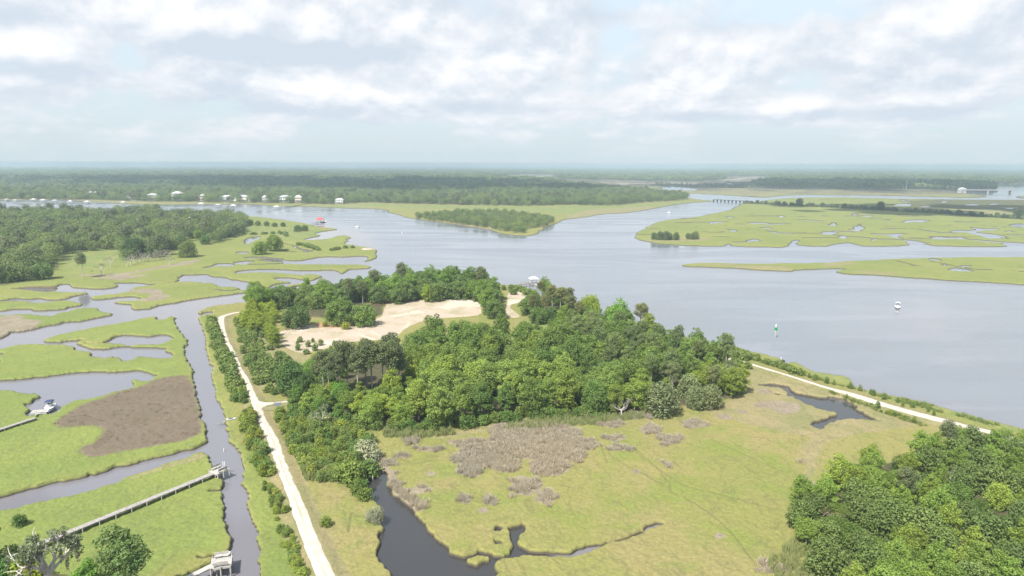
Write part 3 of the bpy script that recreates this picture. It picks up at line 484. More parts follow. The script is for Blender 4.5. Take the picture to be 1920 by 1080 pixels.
# ------------------------------------------------------------------ the ground sheet and the water
def grid_mesh(name, rows, cols_px, fn):
    rows = np.asarray(rows); X, Y = [], []
    # depth row by row: Y forward distance, columns fan out with it
    P = np.zeros((len(rows), len(cols_px), 2))
    for j, yy in enumerate(rows):
        if yy > 0: zc = yy * math.cos(PITCH) + H_CAM * math.sin(PITCH)
        else: zc = H_CAM * math.sin(PITCH) + 0
        half = max(zc, 95.0) / FPX
        P[j, :, 0] = (cols_px - CX) * half; P[j, :, 1] = yy
    Pf = P.reshape(-1, 2); v, attrs = fn(Pf)
    nc = len(cols_px); idx = np.arange(len(rows) * nc).reshape(len(rows), nc)
    f = np.stack([idx[:-1, :-1], idx[:-1, 1:], idx[1:, 1:], idx[1:, :-1]], -1).reshape(-1, 4)
    o = mesh_obj(name, v, f, None, smooth_sh=True)
    for k, a in attrs.items():
        at = o.data.attributes.new(k, 'FLOAT_COLOR', 'POINT'); at.data.foreach_set('color', a.astype(np.float32).ravel())
    return o
def ydist(py): return H_CAM / np.tan(PITCH + np.arctan((np.asarray(py) - CY) / FPX))
def build_ground():
    py = np.r_[np.arange(1150, 560, -1.35), np.arange(560, 330, -1.05), np.arange(330, 312, -.8), 311.4, 310.9]
    rows = np.r_[-700, -400, -200, -80, 0, 40, 60, 75, 85, 92, ydist(py)]
    cols = np.r_[np.linspace(-1500, -330, 24), np.arange(-300, 2225, 2.1), np.linspace(2260, 3400, 24)]
    def fn(P):
        z, s, rd, wd = ground_h(P, True); d = dist(P); fe = np.clip(d * .012, 2.0, 30)
        M = lambda D, f=1.0: mask(D, P, fe * f)
        brown = M(P_BROWN.values(), 1.3); brown = np.maximum(brown, M(P_RE, 1.2)) * np.clip(.55 + .75 * vnoise(P, 2.2, 21) + .3 * vnoise(P, .8, 22) - .15, 0, 1); tan = M(P_TAN.values(), 1.6); sand = M(P_SAND.values(), .6); straw = M(P_STRAW.values(), .8)
        lush = np.maximum(M(P_LUSH.values(), 2.0), .62 * M([P_LAND[k] for k in ('north', 'lobe', 'spit', 'rightmarsh', 'sandbar', 'isle')], 1.0)); mud = M(P_MUD.values(), .4); lawn = M(P_LAWN.values(), 1.5); dark = M(P_CLOUD_SHADE.values(), .5)
        tr = np.zeros(len(P)); nb = d < 420; tr[nb] = mask(TRAILS, P[nb], np.full(nb.sum(), .5)); z[nb] -= .16 * tr[nb]
        mud = np.maximum(np.maximum(mud, tr * .45), .72 * M([P_BROWN['patch']], 1.0))
        wd = np.maximum(wd, dark * .75)  # no wood there: cloud shade painted with the wood floor colour
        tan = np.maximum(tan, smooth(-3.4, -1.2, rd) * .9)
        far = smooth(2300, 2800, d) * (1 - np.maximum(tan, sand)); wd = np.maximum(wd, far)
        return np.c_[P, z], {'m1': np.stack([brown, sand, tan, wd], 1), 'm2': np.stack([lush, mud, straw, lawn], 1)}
    o = grid_mesh("ground", rows, cols, fn); o.data.materials.append(ground_mat()); tag(o, kind='structure')
    return o
def build_water():
    py = np.r_[np.arange(1150, 330, -6.0), 325, 320, 316, 313, 311.5]
    rows = np.r_[-700, -300, 0, 60, 85, ydist(py)]; cols = np.r_[np.linspace(-1500, -330, 10), np.arange(-300, 2225, 9.0), np.linspace(2260, 3400, 10)]
    creekp = [world_poly("K -100,-100 600,-100 1700,400 1700,1100 1200,2200 -100,2200"), world_poly("L 100,250 500,340 900,450 1100,560 500,650 300,400")]
    riverp = [world_poly("0 690,500 720,460 660,420 560,405 300,395 -400,395 -600,372 700,372 1400,372 3200,372 3200,560 2600,1000 1920,815 1500,690 1200,640 900,560 640,540", smooth=0)]
    def fn(P):
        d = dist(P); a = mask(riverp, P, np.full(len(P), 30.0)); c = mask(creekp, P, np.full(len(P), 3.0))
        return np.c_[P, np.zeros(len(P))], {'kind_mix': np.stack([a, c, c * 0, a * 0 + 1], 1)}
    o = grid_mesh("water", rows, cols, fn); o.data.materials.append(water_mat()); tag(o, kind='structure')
GROUND = build_ground()
build_water()
def gravel_mat():
    m, N, b = new_mat("gravel"); geo = N.new('ShaderNodeNewGeometry'); P = geo.outputs['Position']; at = N.new('ShaderNodeAttribute', attribute_name='across'); t = at.outputs['Fac']
    n1 = N.noise(P, .5, 6, .65); n2 = N.noise(P, 3.0, 4, .7); n3 = N.noise(P, .12, 3, .6)
    c = N.mix(N.ramp(n1, .35, .65), (.37, .33, .285), (.46, .42, .375)); c = N.mix(N.math('MULTIPLY', N.ramp(n2, .4, .65), .3), c, (.31, .275, .23))
    side = N.math('ABSOLUTE', N.math('SUBTRACT', t, .5))                       # 0 in the middle, .5 at the edge
    mid = N.math('MULTIPLY', N.ramp(side, .10, .03), N.ramp(N.math('ADD', n3, N.math('MULTIPLY', n1, .5)), .62, .85)); c = N.mix(N.math('MULTIPLY', mid, .6), c, (.24, .225, .135))
    edge = N.ramp(N.math('ADD', side, N.math('MULTIPLY', N.math('SUBTRACT', n1, .5), .35)), .38, .50); c = N.mix(N.math('MULTIPLY', edge, .8), c, (.235, .205, .135))
    N.put(b.inputs['Base Color'], c); b.inputs['Roughness'].default_value = .95; b.inputs['Specular IOR Level'].default_value = .2; return m
M_GRAVEL = gravel_mat()
def build_road(name, lr, crown=.05, z0=1.26):
    l, r = lr; n = len(l); k = 7; v = []
    for i in range(n):
        for j in range(k):
            t = j / (k - 1); p = l[i] * (1 - t) + r[i] * t
            e = (hash01(np.array([i]), np.array([j]), 5)[0] - .5) * (.5 if j in (0, k - 1) else .06)
            q = p + (r[i] - l[i]) / (np.linalg.norm(r[i] - l[i]) + 1e-9) * e
            v.append((q[0], q[1], z0 + crown * (1 - (2 * t - 1) ** 2) - (.10 if j in (0, k - 1) else 0) - (.015 if j in (2, 4) else 0)))
    f = [(i * k + j, i * k + j + 1, (i + 1) * k + j + 1, (i + 1) * k + j) for i in range(n - 1) for j in range(k - 1)]
    o = mesh_obj(name, v, f, M_GRAVEL, smooth_sh=True)
    a_ = o.data.attributes.new('across', 'FLOAT', 'POINT'); a_.data.foreach_set('value', np.tile(np.linspace(0, 1, k), n).astype(np.float32))
    if o.data.polygons[0].normal.z < 0: o.data.flip_normals()
    return tag(o, kind='structure')
build_road("road", ROAD1); build_road("track", ROAD1B, z0=1.27); build_road("path", ROAD2, z0=1.275); build_road("levee_road", ROAD3)
# ------------------------------------------------------------------ trees and shrubs
GREY = (.215, .195, .17)
M_BARK = plain("bark", (.13, .105, .08), .95, var=.3, scale=6); M_PALE_BARK = plain("pale_bark", (.36, .33, .29), .95, var=.22, scale=5); M_DEADWOOD = plain("deadwood", (.50, .46, .42), .9, var=.2, scale=5)
M_OAK = foliage_mat("oak_leaves", [(.080, .132, .042), (.112, .176, .050), (.155, .220, .062)], .3)
M_BROAD = foliage_mat("broad_leaves", [(.140, .205, .048), (.190, .275, .062), (.228, .315, .085)], .42)
M_PINE = foliage_mat("pine_needles", [(.100, .130, .058), (.135, .160, .070), (.170, .185, .080)], .25)
M_CEDAR = foliage_mat("cedar_leaves", [(.105, .142, .080), (.135, .172, .094), (.165, .195, .108)], .2)
M_SHRUB = foliage_mat("shrub_leaves", [(.095, .152, .042), (.140, .205, .054), (.190, .238, .075)], .3)
M_MOSS = foliage_mat("grey_moss", [(.13, .14, .105), (.17, .175, .135), (.21, .21, .165)], .2, .9)
M_RUST = foliage_mat("rust_leaves", [(.16, .085, .06), (.22, .115, .08), (.27, .15, .11)], .2)
M_REED = foliage_mat("dead_reeds", [(.30, .265, .228), (.385, .345, .30), (.46, .415, .365)], .35, .9)
M_TALLGRASS = foliage_mat("tall_grass", [(.19, .23, .095), (.24, .275, .12), (.28, .30, .15)], .3, .9)

def leaf_cloud(lobes, n, size, rng, flat=.45, inner=.25, droop=0.0):
    """leaf clumps spread through the volume of several boughs; lobes: rows (x, y, z, rx, ry, rz)"""
    L = np.asarray(lobes, float); area = (L[:, 3] * L[:, 4] + L[:, 3] * L[:, 5] + L[:, 4] * L[:, 5]) ** 1.0
    k = rng.choice(len(L), n, p=area / area.sum()); d = rng.normal(size=(n, 3)); d[:, 2] = d[:, 2] * .9 + .22; d /= np.linalg.norm(d, axis=1)[:, None]
    rad = np.where(rng.random(n) < inner, rng.uniform(.45, .85, n), rng.normal(1.0, .09, n))
    c = L[k, :3] + d * L[k, 3:] * rad[:, None]
    nrm = d / L[k, 3:]; nrm /= np.linalg.norm(nrm, axis=1)[:, None]
    nrm = nrm * (1 - flat) + rng.normal(size=(n, 3)) * flat; nrm[:, 2] += .45; nrm /= np.linalg.norm(nrm, axis=1)[:, None]
    a = rng.normal(size=(n, 3)); u = np.cross(nrm, a); u /= np.linalg.norm(u, axis=1)[:, None] + 1e-9; w = np.cross(nrm, u)
    s = (size * rng.uniform(.55, 1.35, n))[:, None]; e = rng.uniform(.55, .95, n)[:, None]
    q = np.stack([c - u * s, c - w * s * e * .8 + nrm * s * .12, c + u * s, c + w * s * e * .8 + nrm * s * .12], 1)
    q[:, :, 2] = np.maximum(q[:, :, 2], .05)
    tint = np.clip(rng.random(len(L))[k] * .75 + rng.random(n) * .4 - .05, 0, 1)
    return q.reshape(-1, 3), np.arange(4 * n).reshape(-1, 4), np.repeat(tint, 4)
def dome(n, rx, rz, z0, rng, lr=(.28, .42), low=-.25, shape=1.0):
    out = []
    for i in range(n):
        t = low + (1 - low) * (i + .5) / n; a = i * 2.39996 + rng.uniform(-.4, .4); r = math.sqrt(max(0, 1 - t * t)) * rng.uniform(.72, 1.05)
        s = rng.uniform(*lr); k = rx * s
        out.append((rx * (1 - s * .75) * r * math.cos(a) * shape, rx * (1 - s * .75) * r * math.sin(a), z0 + rz * t * (1 - s * .5) + rng.uniform(-.3, .3), k, k, k * rng.uniform(.7, .95)))
    out.append((0, 0, z0 + rz * .15, rx * .5, rx * .5, rz * .45))
    return out
def cloud_mesh(name, parts, mats):
    V, F, T, MI, k = [], [], [], [], 0
    for mi, (v, f, t) in enumerate(parts): V.append(v); F.append(f + k); T.append(t); MI.append(np.full(len(f), mi, np.int32)); k += len(v)
    V = np.vstack(V); F = np.vstack(F); me = bpy.data.meshes.new(name)
    me.vertices.add(len(V)); me.vertices.foreach_set('co', V.astype(np.float32).ravel()); me.loops.add(F.size); me.loops.foreach_set('vertex_index', F.astype(np.int32).ravel())
    me.polygons.add(len(F)); me.polygons.foreach_set('loop_start', np.arange(0, F.size, 4, dtype=np.int32)); me.polygons.foreach_set('loop_total', np.full(len(F), 4, np.int32))
    me.polygons.foreach_set('material_index', np.concatenate(MI)); me.update(calc_edges=True)
    at = me.attributes.new('tint', 'FLOAT', 'POINT'); at.data.foreach_set('value', np.concatenate(T).astype(np.float32))
    for m in mats: me.materials.append(m)
    return me
def tube_mesh(name, lst, mat, n=6):
    b = MB()
    for pts, rad in lst: b.tube(pts, rad, n, cap=False)
    me = bpy.data.meshes.new(name); me.from_pydata(b.v, [], b.f); me.polygons.foreach_set('use_smooth', np.ones(len(me.polygons), bool)); me.materials.append(mat); me.update(); return me
def limbs(h0, h1, spread, n, rng, r0):
    out = [([(0, 0, -.4), (rng.uniform(-.2, .2), rng.uniform(-.2, .2), h0), (rng.uniform(-.4, .4), rng.uniform(-.4, .4), h1 * .85)], [r0 * 1.25, r0 * .8, r0 * .25])]
    for i in range(n):
        a = i * 2.4 + rng.uniform(-.3, .3); s = spread * rng.uniform(.55, .95); z = h0 * rng.uniform(.75, 1.15)
        out.append(([(0, 0, z), (s * .45 * math.cos(a), s * .45 * math.sin(a), z + (h1 - z) * .35), (s * math.cos(a + .25), s * math.sin(a + .25), z + (h1 - z) * rng.uniform(.5, .8))], [r0 * .5, r0 * .32, r0 * .1]))
    return out
def branch_tree(h, spread, rng, depth=3, r0=.3, n0=6):
    """bare limbs, forked; returns tubes and their tips"""
    tubes, tips = [], []
    def grow(p, d, L, r, lev):
        pts, rad = [p], [r]; q = Vector(p); dd = Vector(d).normalized()
        for i in range(3):
            dd = (dd + Vector(rng.normal(size=3)) * .22 + Vector((0, 0, .06))).normalized(); q = q + dd * L / 3; pts.append(tuple(q)); rad.append(r * (1 - .2 * (i + 1)))
        tubes.append((pts, rad))
        if lev == 0: tips.append(tuple(q)); return
        for i in range(int(rng.integers(2, 4))):
            dv = (dd + Vector(rng.normal(size=3)) * .62).normalized(); grow(pts[-1] if i < 2 else pts[2], dv, L * rng.uniform(.6, .8), r * .45, lev - 1)
    tubes.append(([(0, 0, -.4), (.1, .05, h * .2), (.05, .15, h * .38)], [r0 * 1.4, r0, r0 * .85]))
    for i in range(n0):
        a = i * 2.4 + rng.uniform(-.4, .4); grow((.05, .12, h * rng.uniform(.28, .38)), (math.cos(a) * spread, math.sin(a) * spread, rng.uniform(.35, 1.0)), h * rng.uniform(.22, .32), r0 * .55, depth - 1)
    return tubes, tips
PROTO = {}
def proto(kind, i, nleaf=1.0):
    """(crown mesh, trunk mesh) of one of several individuals of a kind, about natural size"""
    key = (kind, i)
    if key in PROTO: return PROTO[key]
    rng = np.random.default_rng(abs(hash(kind)) % 1 + sum(map(ord, kind)) * 17 + i); U = rng.uniform; N_ = lambda n: int(n * nleaf)
    if kind == 'oak':
        cl = [(x * U(.8, 1.12), y * U(.8, 1.12), z + U(-.6, .7), a, b, c) for x, y, z, a, b, c in dome(44, U(6.6, 8), U(5.2, 6.2), 4.6, rng, (.15, .30), -.68)]; cr = ([leaf_cloud(cl, N_(6500), .31, rng)], [M_OAK]); tr = (limbs(2.2, 9.5, 6, 7, rng, .55), M_BARK)
    elif kind == 'broadleaf':
        cl = [(x * U(.7, 1.2), y * U(.7, 1.2), z + U(-.9, 1.1), a, b, c) for x, y, z, a, b, c in dome(38, U(4.0, 5.6), U(4.8, 6.8), 6.9, rng, (.15, .36), -.92)]; cr = ([leaf_cloud(cl, N_(5000), .29, rng)], [M_BROAD]); tr = (limbs(4.2, 12.5, 3.8, 6, rng, .28), M_PALE_BARK)
    elif kind == 'pine':
        h = U(16.5, 19); cl = []
        for k in range(17):
            t = k / 16; z = h * (.60 + .36 * t); rr = math.sqrt(max(0.02, 1 - (1.5 * t - .6) ** 2)) * U(1.6, 3.1); a = k * 2.4 + U(-.5, .5); q = U(1.1, 1.9)
            cl.append((rr * math.cos(a), rr * math.sin(a), z, q, q, q * .68))
        cr = ([leaf_cloud(cl, N_(4200), .25, rng, .5)], [M_PINE]); t_ = [([(0, 0, -.4), (U(-.3, .3), .1, h * .5), (U(-.5, .5), U(-.5, .5), h * .96)], [.27, .2, .06])]
        for c in cl[::2]: t_.append(([(0, 0, c[2] - .9), (c[0] * .9, c[1] * .9, c[2] - .1)], [.09, .04]))
        tr = (t_, M_PALE_BARK)
    elif kind == 'cedar':
        cl = dome(22, U(3.0, 3.6), U(3.4, 4.2), 3.0, rng, (.3, .45), -.8); cr = ([leaf_cloud(cl, N_(4000), .22, rng, .5)], [M_CEDAR]); tr = (limbs(1.5, 5.5, 2, 5, rng, .2), M_BARK)
    elif kind == 'shrub':
        cl = dome(11, U(1.35, 1.9), U(1.15, 1.7), 1.0, rng, (.38, .58), -.6, U(.8, 1.2)); cr = ([leaf_cloud(cl, N_(1300), .165, rng, .5)], [M_SHRUB]); tr = (limbs(.5, 1.8, 1.1, 5, rng, .06), M_BARK)
    elif kind == 'silver':
        cl = dome(12, U(2.0, 2.4), U(1.6, 2.0), 1.4, rng, (.35, .5), -.6); cr = ([leaf_cloud(cl, N_(2800), .14, rng, .55)], [M_MOSS]); tr = (limbs(.6, 2.4, 1.5, 5, rng, .08), M_DEADWOOD)
    elif kind in ('dead', 'mossoak', 'rust'):
        big = kind == 'mossoak'; tb, tips = branch_tree(U(10, 11) if big else U(8, 9.5), 1.0, rng, 3, .62 if big else .26, 8 if big else 6)
        lobes = [(x, y, z, s_, s_, s_ * .7) for (x, y, z), s_ in [(t, U(.5, 1.1)) for t in tips]]; rng.shuffle(lobes)
        if big:
            k = len(lobes); hang = [(x, y, z - 1.1, .22, .22, 1.1) for x, y, z, *_ in lobes[: k // 2]]
            cr = ([leaf_cloud(lobes[: int(k * .6)], N_(2200), .2, rng, .6), leaf_cloud(hang, N_(2600), .14, rng, .7)], [M_CEDAR, M_MOSS])
        else: cr = ([leaf_cloud(lobes[: max(4, len(lobes) // 2)], N_(620), .15, rng, .8)], [M_MOSS if kind == 'dead' else M_RUST])
        tr = (tb, M_DEADWOOD)
    PROTO[key] = (cloud_mesh(kind + "_crown", *cr), tube_mesh(kind + "_trunk", *tr)); return PROTO[key]
KNAME = dict(oak='oak_tree', broadleaf='broadleaf_tree', pine='pine_tree', cedar='cedar_tree', shrub='shrub', silver='silver_shrub', dead='dead_tree', mossoak='mossy_oak_tree', rust='rust_leaved_tree')
KCAT = dict(shrub='shrub', silver='shrub'); NVAR = dict(oak=5, broadleaf=6, pine=5, cedar=3, shrub=6, silver=2, dead=3, mossoak=1, rust=1)
rnd = random.Random(7)
def plant(kind, x, y, label, group=None, s=1.0, col=(1, 1, 1), var=None, z=None, sz=None, parts=True):
    i = rnd.randrange(NVAR[kind]) if var is None else var; cm, tm = proto(kind, i)
    t = bpy.data.objects.new(KNAME[kind], None); COL.objects.link(t); t.empty_display_size = .5; t.location = (x, y, (gz(x, y) if z is None else z) - .1)
    t.rotation_euler = (rnd.uniform(-.04, .04), rnd.uniform(-.04, .04), rnd.uniform(0, 6.28)); k = s * rnd.uniform(.92, 1.08); t.scale = (s * rnd.uniform(.94, 1.06), s * rnd.uniform(.94, 1.06), (sz or s) * rnd.uniform(.93, 1.07))
    tag(t, label, KCAT.get(kind, 'tree'), group)
    c = bpy.data.objects.new('crown', cm); COL.objects.link(c); c.parent = t; b = rnd.uniform(.86, 1.14); c.color = (col[0] * b, col[1] * b, col[2] * b, 1)
    if parts:
        q = bpy.data.objects.new('trunk' if kind not in ('shrub', 'silver') else 'stem', tm); COL.objects.link(q); q.parent = t
    return t
def plant_px(kind, px, py, label, group=None, **k):
    p = G(px, py, .9); return plant(kind, float(p[0]), float(p[1]), label, group, **k)
def inside(poly, P): return sdf(poly, P, 1.0) > 0
def poisson(polys, spacing, rng, excl=(), n_try=60000, land=True, jitter=None):
    """random points inside world polygons, at least `spacing` metres apart"""
    lo = np.min([p.min(0) for p in polys], 0); hi = np.max([p.max(0) for p in polys], 0); area = np.prod(hi - lo)
    C = rng.uniform(lo, hi, (int(min(n_try, 12 * area / spacing ** 2 + 50)), 2)); m = np.zeros(len(C), bool)
    for p in polys: m |= inside(p, C)
    for p in excl: m &= ~inside(p, C)
    C = C[m]; grid, out = {}, []
    for p in C:
        k = (int(p[0] // spacing), int(p[1] // spacing))
        if any((q[0] - p[0]) ** 2 + (q[1] - p[1]) ** 2 < spacing ** 2 for i in (-1, 0, 1) for j in (-1, 0, 1) for q in grid.get((k[0] + i, k[1] + j), ())): continue
        grid.setdefault(k, []).append(p); out.append(p)
    return np.array(out).reshape(-1, 2)
def W0(spec): p = pp('0 ' + spec); return G(p[:, 0], p[:, 1], .9)
def project(x, y, z):
    d = np.stack([np.asarray(x, float), np.asarray(y, float), np.asarray(z, float) - H_CAM], -1) @ CM; return CX + FPX * d[..., 0] / -d[..., 2], CY - FPX * d[..., 1] / -d[..., 2]
def zone(polys, kinds, spacing, seed, label, group, excl=(), s=(.85, 1.15), maxn=None):
    """kinds: list of (kind, weight, colour, scale)"""
    rng = np.random.default_rng(seed); P = poisson(polys, spacing, rng, list(excl) + P_ROADS); P = P[np.argsort(dist(P))][:maxn]; Z = ground_h(P); n = 0
    w = np.array([k[1] for k in kinds], float); w /= w.sum()
    for p, z in zip(P, Z):
        if z < .4: continue
        j = rng.choice(len(kinds), p=w); kind, _, col, ks = kinds[j]; lb = label.get(kind) if isinstance(label, dict) else label
        plant(kind, p[0], p[1], lb, (group + ', ' + KNAME[kind].replace('_', ' ') + 's') if isinstance(label, dict) else group, s=ks * rng.uniform(*s), col=col, z=float(z)); n += 1
    return n
CNT = {}
# -- the wood in the middle: bright broadleaf front, dark oaks and olive pines behind
z_front = [W0("782,806 850,806 900,793 960,784 1060,778 1140,778 1150,755 1080,735 960,715 850,705 790,712 782,745")]
z_low = [W0("545,770 560,752 620,757 700,754 740,748 778,720 780,806 700,803 600,793")]
z_mid = [W0("850,705 960,715 1080,735 1150,755 1145,740 1130,700 1100,670 1030,648 930,643 860,644 800,652 778,672 772,700 770,722 775,716")]
z_pinew = [W0("585,750 600,738 640,728 700,722 750,722 768,730 740,746 700,752 640,756")]
z_pinee = [W0("1030,655 1100,670 1130,700 1145,740 1240,740 1320,725 1370,705 1330,683 1290,668 1240,655 1160,640 1100,642 1040,644")]
z_east = [W0("1150,755 1145,740 1240,740 1320,725 1370,705 1388,725 1392,748 1330,763 1295,768 1280,772 1190,772 1140,778")]
CNT['a'] = zone(z_front, [('broadleaf', 6, (1, 1, 1), .82), ('broadleaf', 2, (1.22, 1.14, 1.0), .85), ('broadleaf', 1, (.62, .72, .75), .78)], 5.6, 11, "bright green broadleaf tree in the front of the middle wood, above the yellow marsh", "broadleaf trees in the front of the middle wood")
CNT['a3'] = zone([W0("556,742 575,715 600,690 640,682 650,712 610,730 590,745")], [('broadleaf', 3, (.9, 1, .9), .5), ('oak', 2, (.95, 1.05, .9), .42), ('broadleaf', 2, (1.2, 1.12, .85), .42)], 4.8, 33, "mixed green tree between the lone dark oak and the pine stand", "trees between the lone dark oak and the pines")
CNT['a2'] = zone(z_low, [('broadleaf', 5, (1.05, 1.05, .95), .55), ('broadleaf', 2, (.7, .85, .8), .5), ('broadleaf', 1, (1.4, 1.25, .9), .58)], 4.6, 31, "low bright green tree at the feet of the pine stand, near the gate track", "low trees at the feet of the pine stand")
CNT['b'] = zone(z_mid, [('broadleaf', 5, (.72, .78, .8), .92), ('broadleaf', 2, (1.05, 1, .9), .85), ('oak', 2, (1.1, 1.1, 1), .72)], 6.6, 12, {'broadleaf': "deep green broadleaf tree in the middle wood, this side of the clearing", 'oak': "broad dark oak in the middle wood, this side of the clearing"}, "trees this side of the sandy clearing")
CNT['c'] = zone(z_pinew, [('pine', 1, (.85, .92, .9), .88)], 4.2, 13, "tall pine with bare pale trunk in the stand between the gate and the clearing", "pines in the stand by the gate")
CNT['d'] = zone(z_pinee, [('pine', 3, (1.0, 1.18, .95), .70), ('broadleaf', 3, (.80, .85, .85), .8)], 5.4, 14, {'pine': "olive green pine crowded in the river side of the middle wood", 'broadleaf': "broadleaf tree showing between the olive pines on the river side of the middle wood"}, "trees on the river side of the middle wood")
CNT['e'] = zone(z_east, [('broadleaf', 3, (1.15, 1.08, .9), .66), ('pine', 1, (1.1, 1.1, 1), .6), ('cedar', 1.5, (1.15, 1.12, .9), 1.0)], 5.0, 15, {'broadleaf': "low yellow green tree on the east tip of the middle wood", 'pine': "short pine on the east tip of the middle wood", 'cedar': "grey green cedar on the east tip of the middle wood"}, "trees on the east tip of the middle wood")
plant_px('cedar', 1240, 778, "big round grey green cedar standing out in front of the wood at the marsh edge", s=1.55, sz=1.35, var=0, col=(1.3, 1.2, 1.0))
plant_px('cedar', 1330, 765, "grey green cedar with brown dead twigs beside it at the marsh edge", s=1.0, sz=.95, var=1, col=(1.3, 1.2, .95))
plant_px('oak', 548, 742, "dark round oak alone beside the dirt road, left of the pines", s=.78, sz=1.0, var=1, col=(.75, .85, .85))
plant_px('oak', 575, 745, "small dark oak tucked against the pine stand", s=.5, sz=.7, var=2, col=(.8, .9, .85))
plant_px('broadleaf', 735, 752, "yellow green tree shining in front of the bare pine trunks", s=.75, var=2, col=(1.3, 1.2, .85))
plant_px('broadleaf', 640, 760, "vivid green round tree at the foot of the pines", s=.66, var=3, col=(.8, 1.15, .8))
plant_px('dead', 1165, 782, "bare grey snag at the marsh edge of the middle wood", s=.7, var=0)
plant_px('dead', 603, 800, "thin tree with white stems beside the gate track", s=.75, var=1)
plant_px('rust', 1196, 745, "small rust red tree in a gap of the wood", s=.45)
# -- the wood round the far shore of the point
z_n = [W0("470,590 500,584 560,578 620,583 690,570 722,572 760,567 800,565 870,561 900,566 912,592 925,578 928,558 900,536 800,534 700,544 600,560 520,567 470,575")]
CNT['f'] = zone(z_n, [('oak', 5, (1, 1, 1), .82), ('broadleaf', 2.2, (.85, .95, .85), .9), ('pine', 1, (1, 1, 1), .74)], 6.0, 16, {'oak': "dark live oak in the belt of trees behind the sandy clearing", 'broadleaf': "fresh green broadleaf tree in the belt behind the sandy clearing", 'pine': "pine in the belt of trees behind the sandy clearing"}, "trees in the belt behind the sandy clearing")
z_ne = [W0("1008,562 1022,557 1060,572 1120,596 1190,622 1215,640 1150,640 1100,642 1060,626 1035,612 1000,604 990,592 1000,578")]
CNT['g'] = zone(z_ne, [('oak', 3, (1, 1.05, .95), .74), ('broadleaf', 3, (1.0, 1.05, .8), .78), ('pine', 1.5, (1.05, 1.02, .95), .74)], 7.0, 17, {'oak': "dark oak on the river bank right of the pavilion dock", 'broadleaf': "light green tree on the river bank right of the pavilion dock", 'pine': "pine on the river bank right of the pavilion dock"}, "trees on the river bank right of the pavilion dock")
for px, py, s, lb, col in [(557, 614, 1.0, "broad dark live oak at the left end of the sandy clearing", (.85, .9, .9)), (640, 609, 1.1, "tallest of the round oaks on the near side of the clearing's bend", (1, 1.05, .9)), (683, 610, .9, "low spreading oak reaching out over the sand of the clearing", (1.15, 1.2, .95)), (930, 597, .78, "round dark oak between the two sandy clearings", (.95, 1, .95)),
                           (1010, 606, .72, "domed oak above the small lawn", (1.1, 1.15, .9)), (1035, 606, .66, "darker oak next to the domed oak above the small lawn", (.85, .9, .9))]: plant_px('oak', px, py, lb, s=s, col=col)
plant_px('broadleaf', 800, 566, "single lime green tree at the back edge of the sandy clearing", s=.66, col=(1.25, 1.2, .85), var=1)
plant_px('broadleaf', 1108, 600, "yellow green tree leaning out to the river below the pavilion dock", s=.9, col=(1.3, 1.2, .85), var=4)
plant_px('broadleaf', 1160, 628, "tall narrow green tree rising over the river edge", s=1.0, sz=1.1, col=(.75, 1.0, .75), var=5)
plant_px('broadleaf', 1215, 638, "ragged yellow green tree on the river edge at the end of the wood", s=.85, col=(1.3, 1.2, .85), var=0)
z_nw = [W0("440,605 470,600 500,612 520,640 530,665 500,640 460,620"), W0("455,600 480,580 515,585 515,610 480,600")]
CNT['h'] = zone(z_nw, [('broadleaf', 1, (1.35, 1.2, .8), .52)], 5.0, 18, "small yellow green tree inside the bend at the far end of the dirt road", "small trees at the bend of the dirt road")
# -- the wood at the lower right
z_lr = [W0("1560,1120 1520,1050 1500,1000 1490,965 1520,940 1560,908 1650,882 1750,857 1840,852 1960,852 2080,900 2160,1000 2200,1150 2000,1220 1700,1230")]
CNT['i'] = zone(z_lr, [('broadleaf', 5, (.95, 1.0, .9), .54), ('broadleaf', 2, (1.18, 1.12, .9), .56), ('oak', 2.2, (.95, 1.0, .7), .40), ('cedar', 2.6, (.78, .92, .46), .95)], 4.0, 19, {'broadleaf': "leafy green tree in the dense wood right of the yellow marsh", 'oak': "dark low oak in the dense wood right of the yellow marsh", 'cedar': "olive green bushy tree in the dense wood right of the yellow marsh"}, "trees of the wood right of the yellow marsh", s=(.8, 1.2))
plant_px('rust', 1560, 985, "leafless tree with rust red twigs at the left edge of the right hand wood", s=.62)
plant_px('dead', 1605, 955, "bare white branches lying over the bushes of the right hand wood", s=.5, var=1)
plant_px('dead', 1775, 915, "bare white snag in the middle of the right hand wood", s=.75, var=2)
plant_px('pine', 1692, 962, "thin tree with a bare white trunk in the right hand wood", s=.55, var=0)
plant_px('silver', 1850, 1030, "pale silvery bush in the right hand wood", s=1.3, col=(1.5, 1.6, 1.35))
plant_px('pine', 1772, 862, "wispy grey green pine at the corner of the wood by the levee road", s=.55, var=1, col=(.9, 1, 1.1))
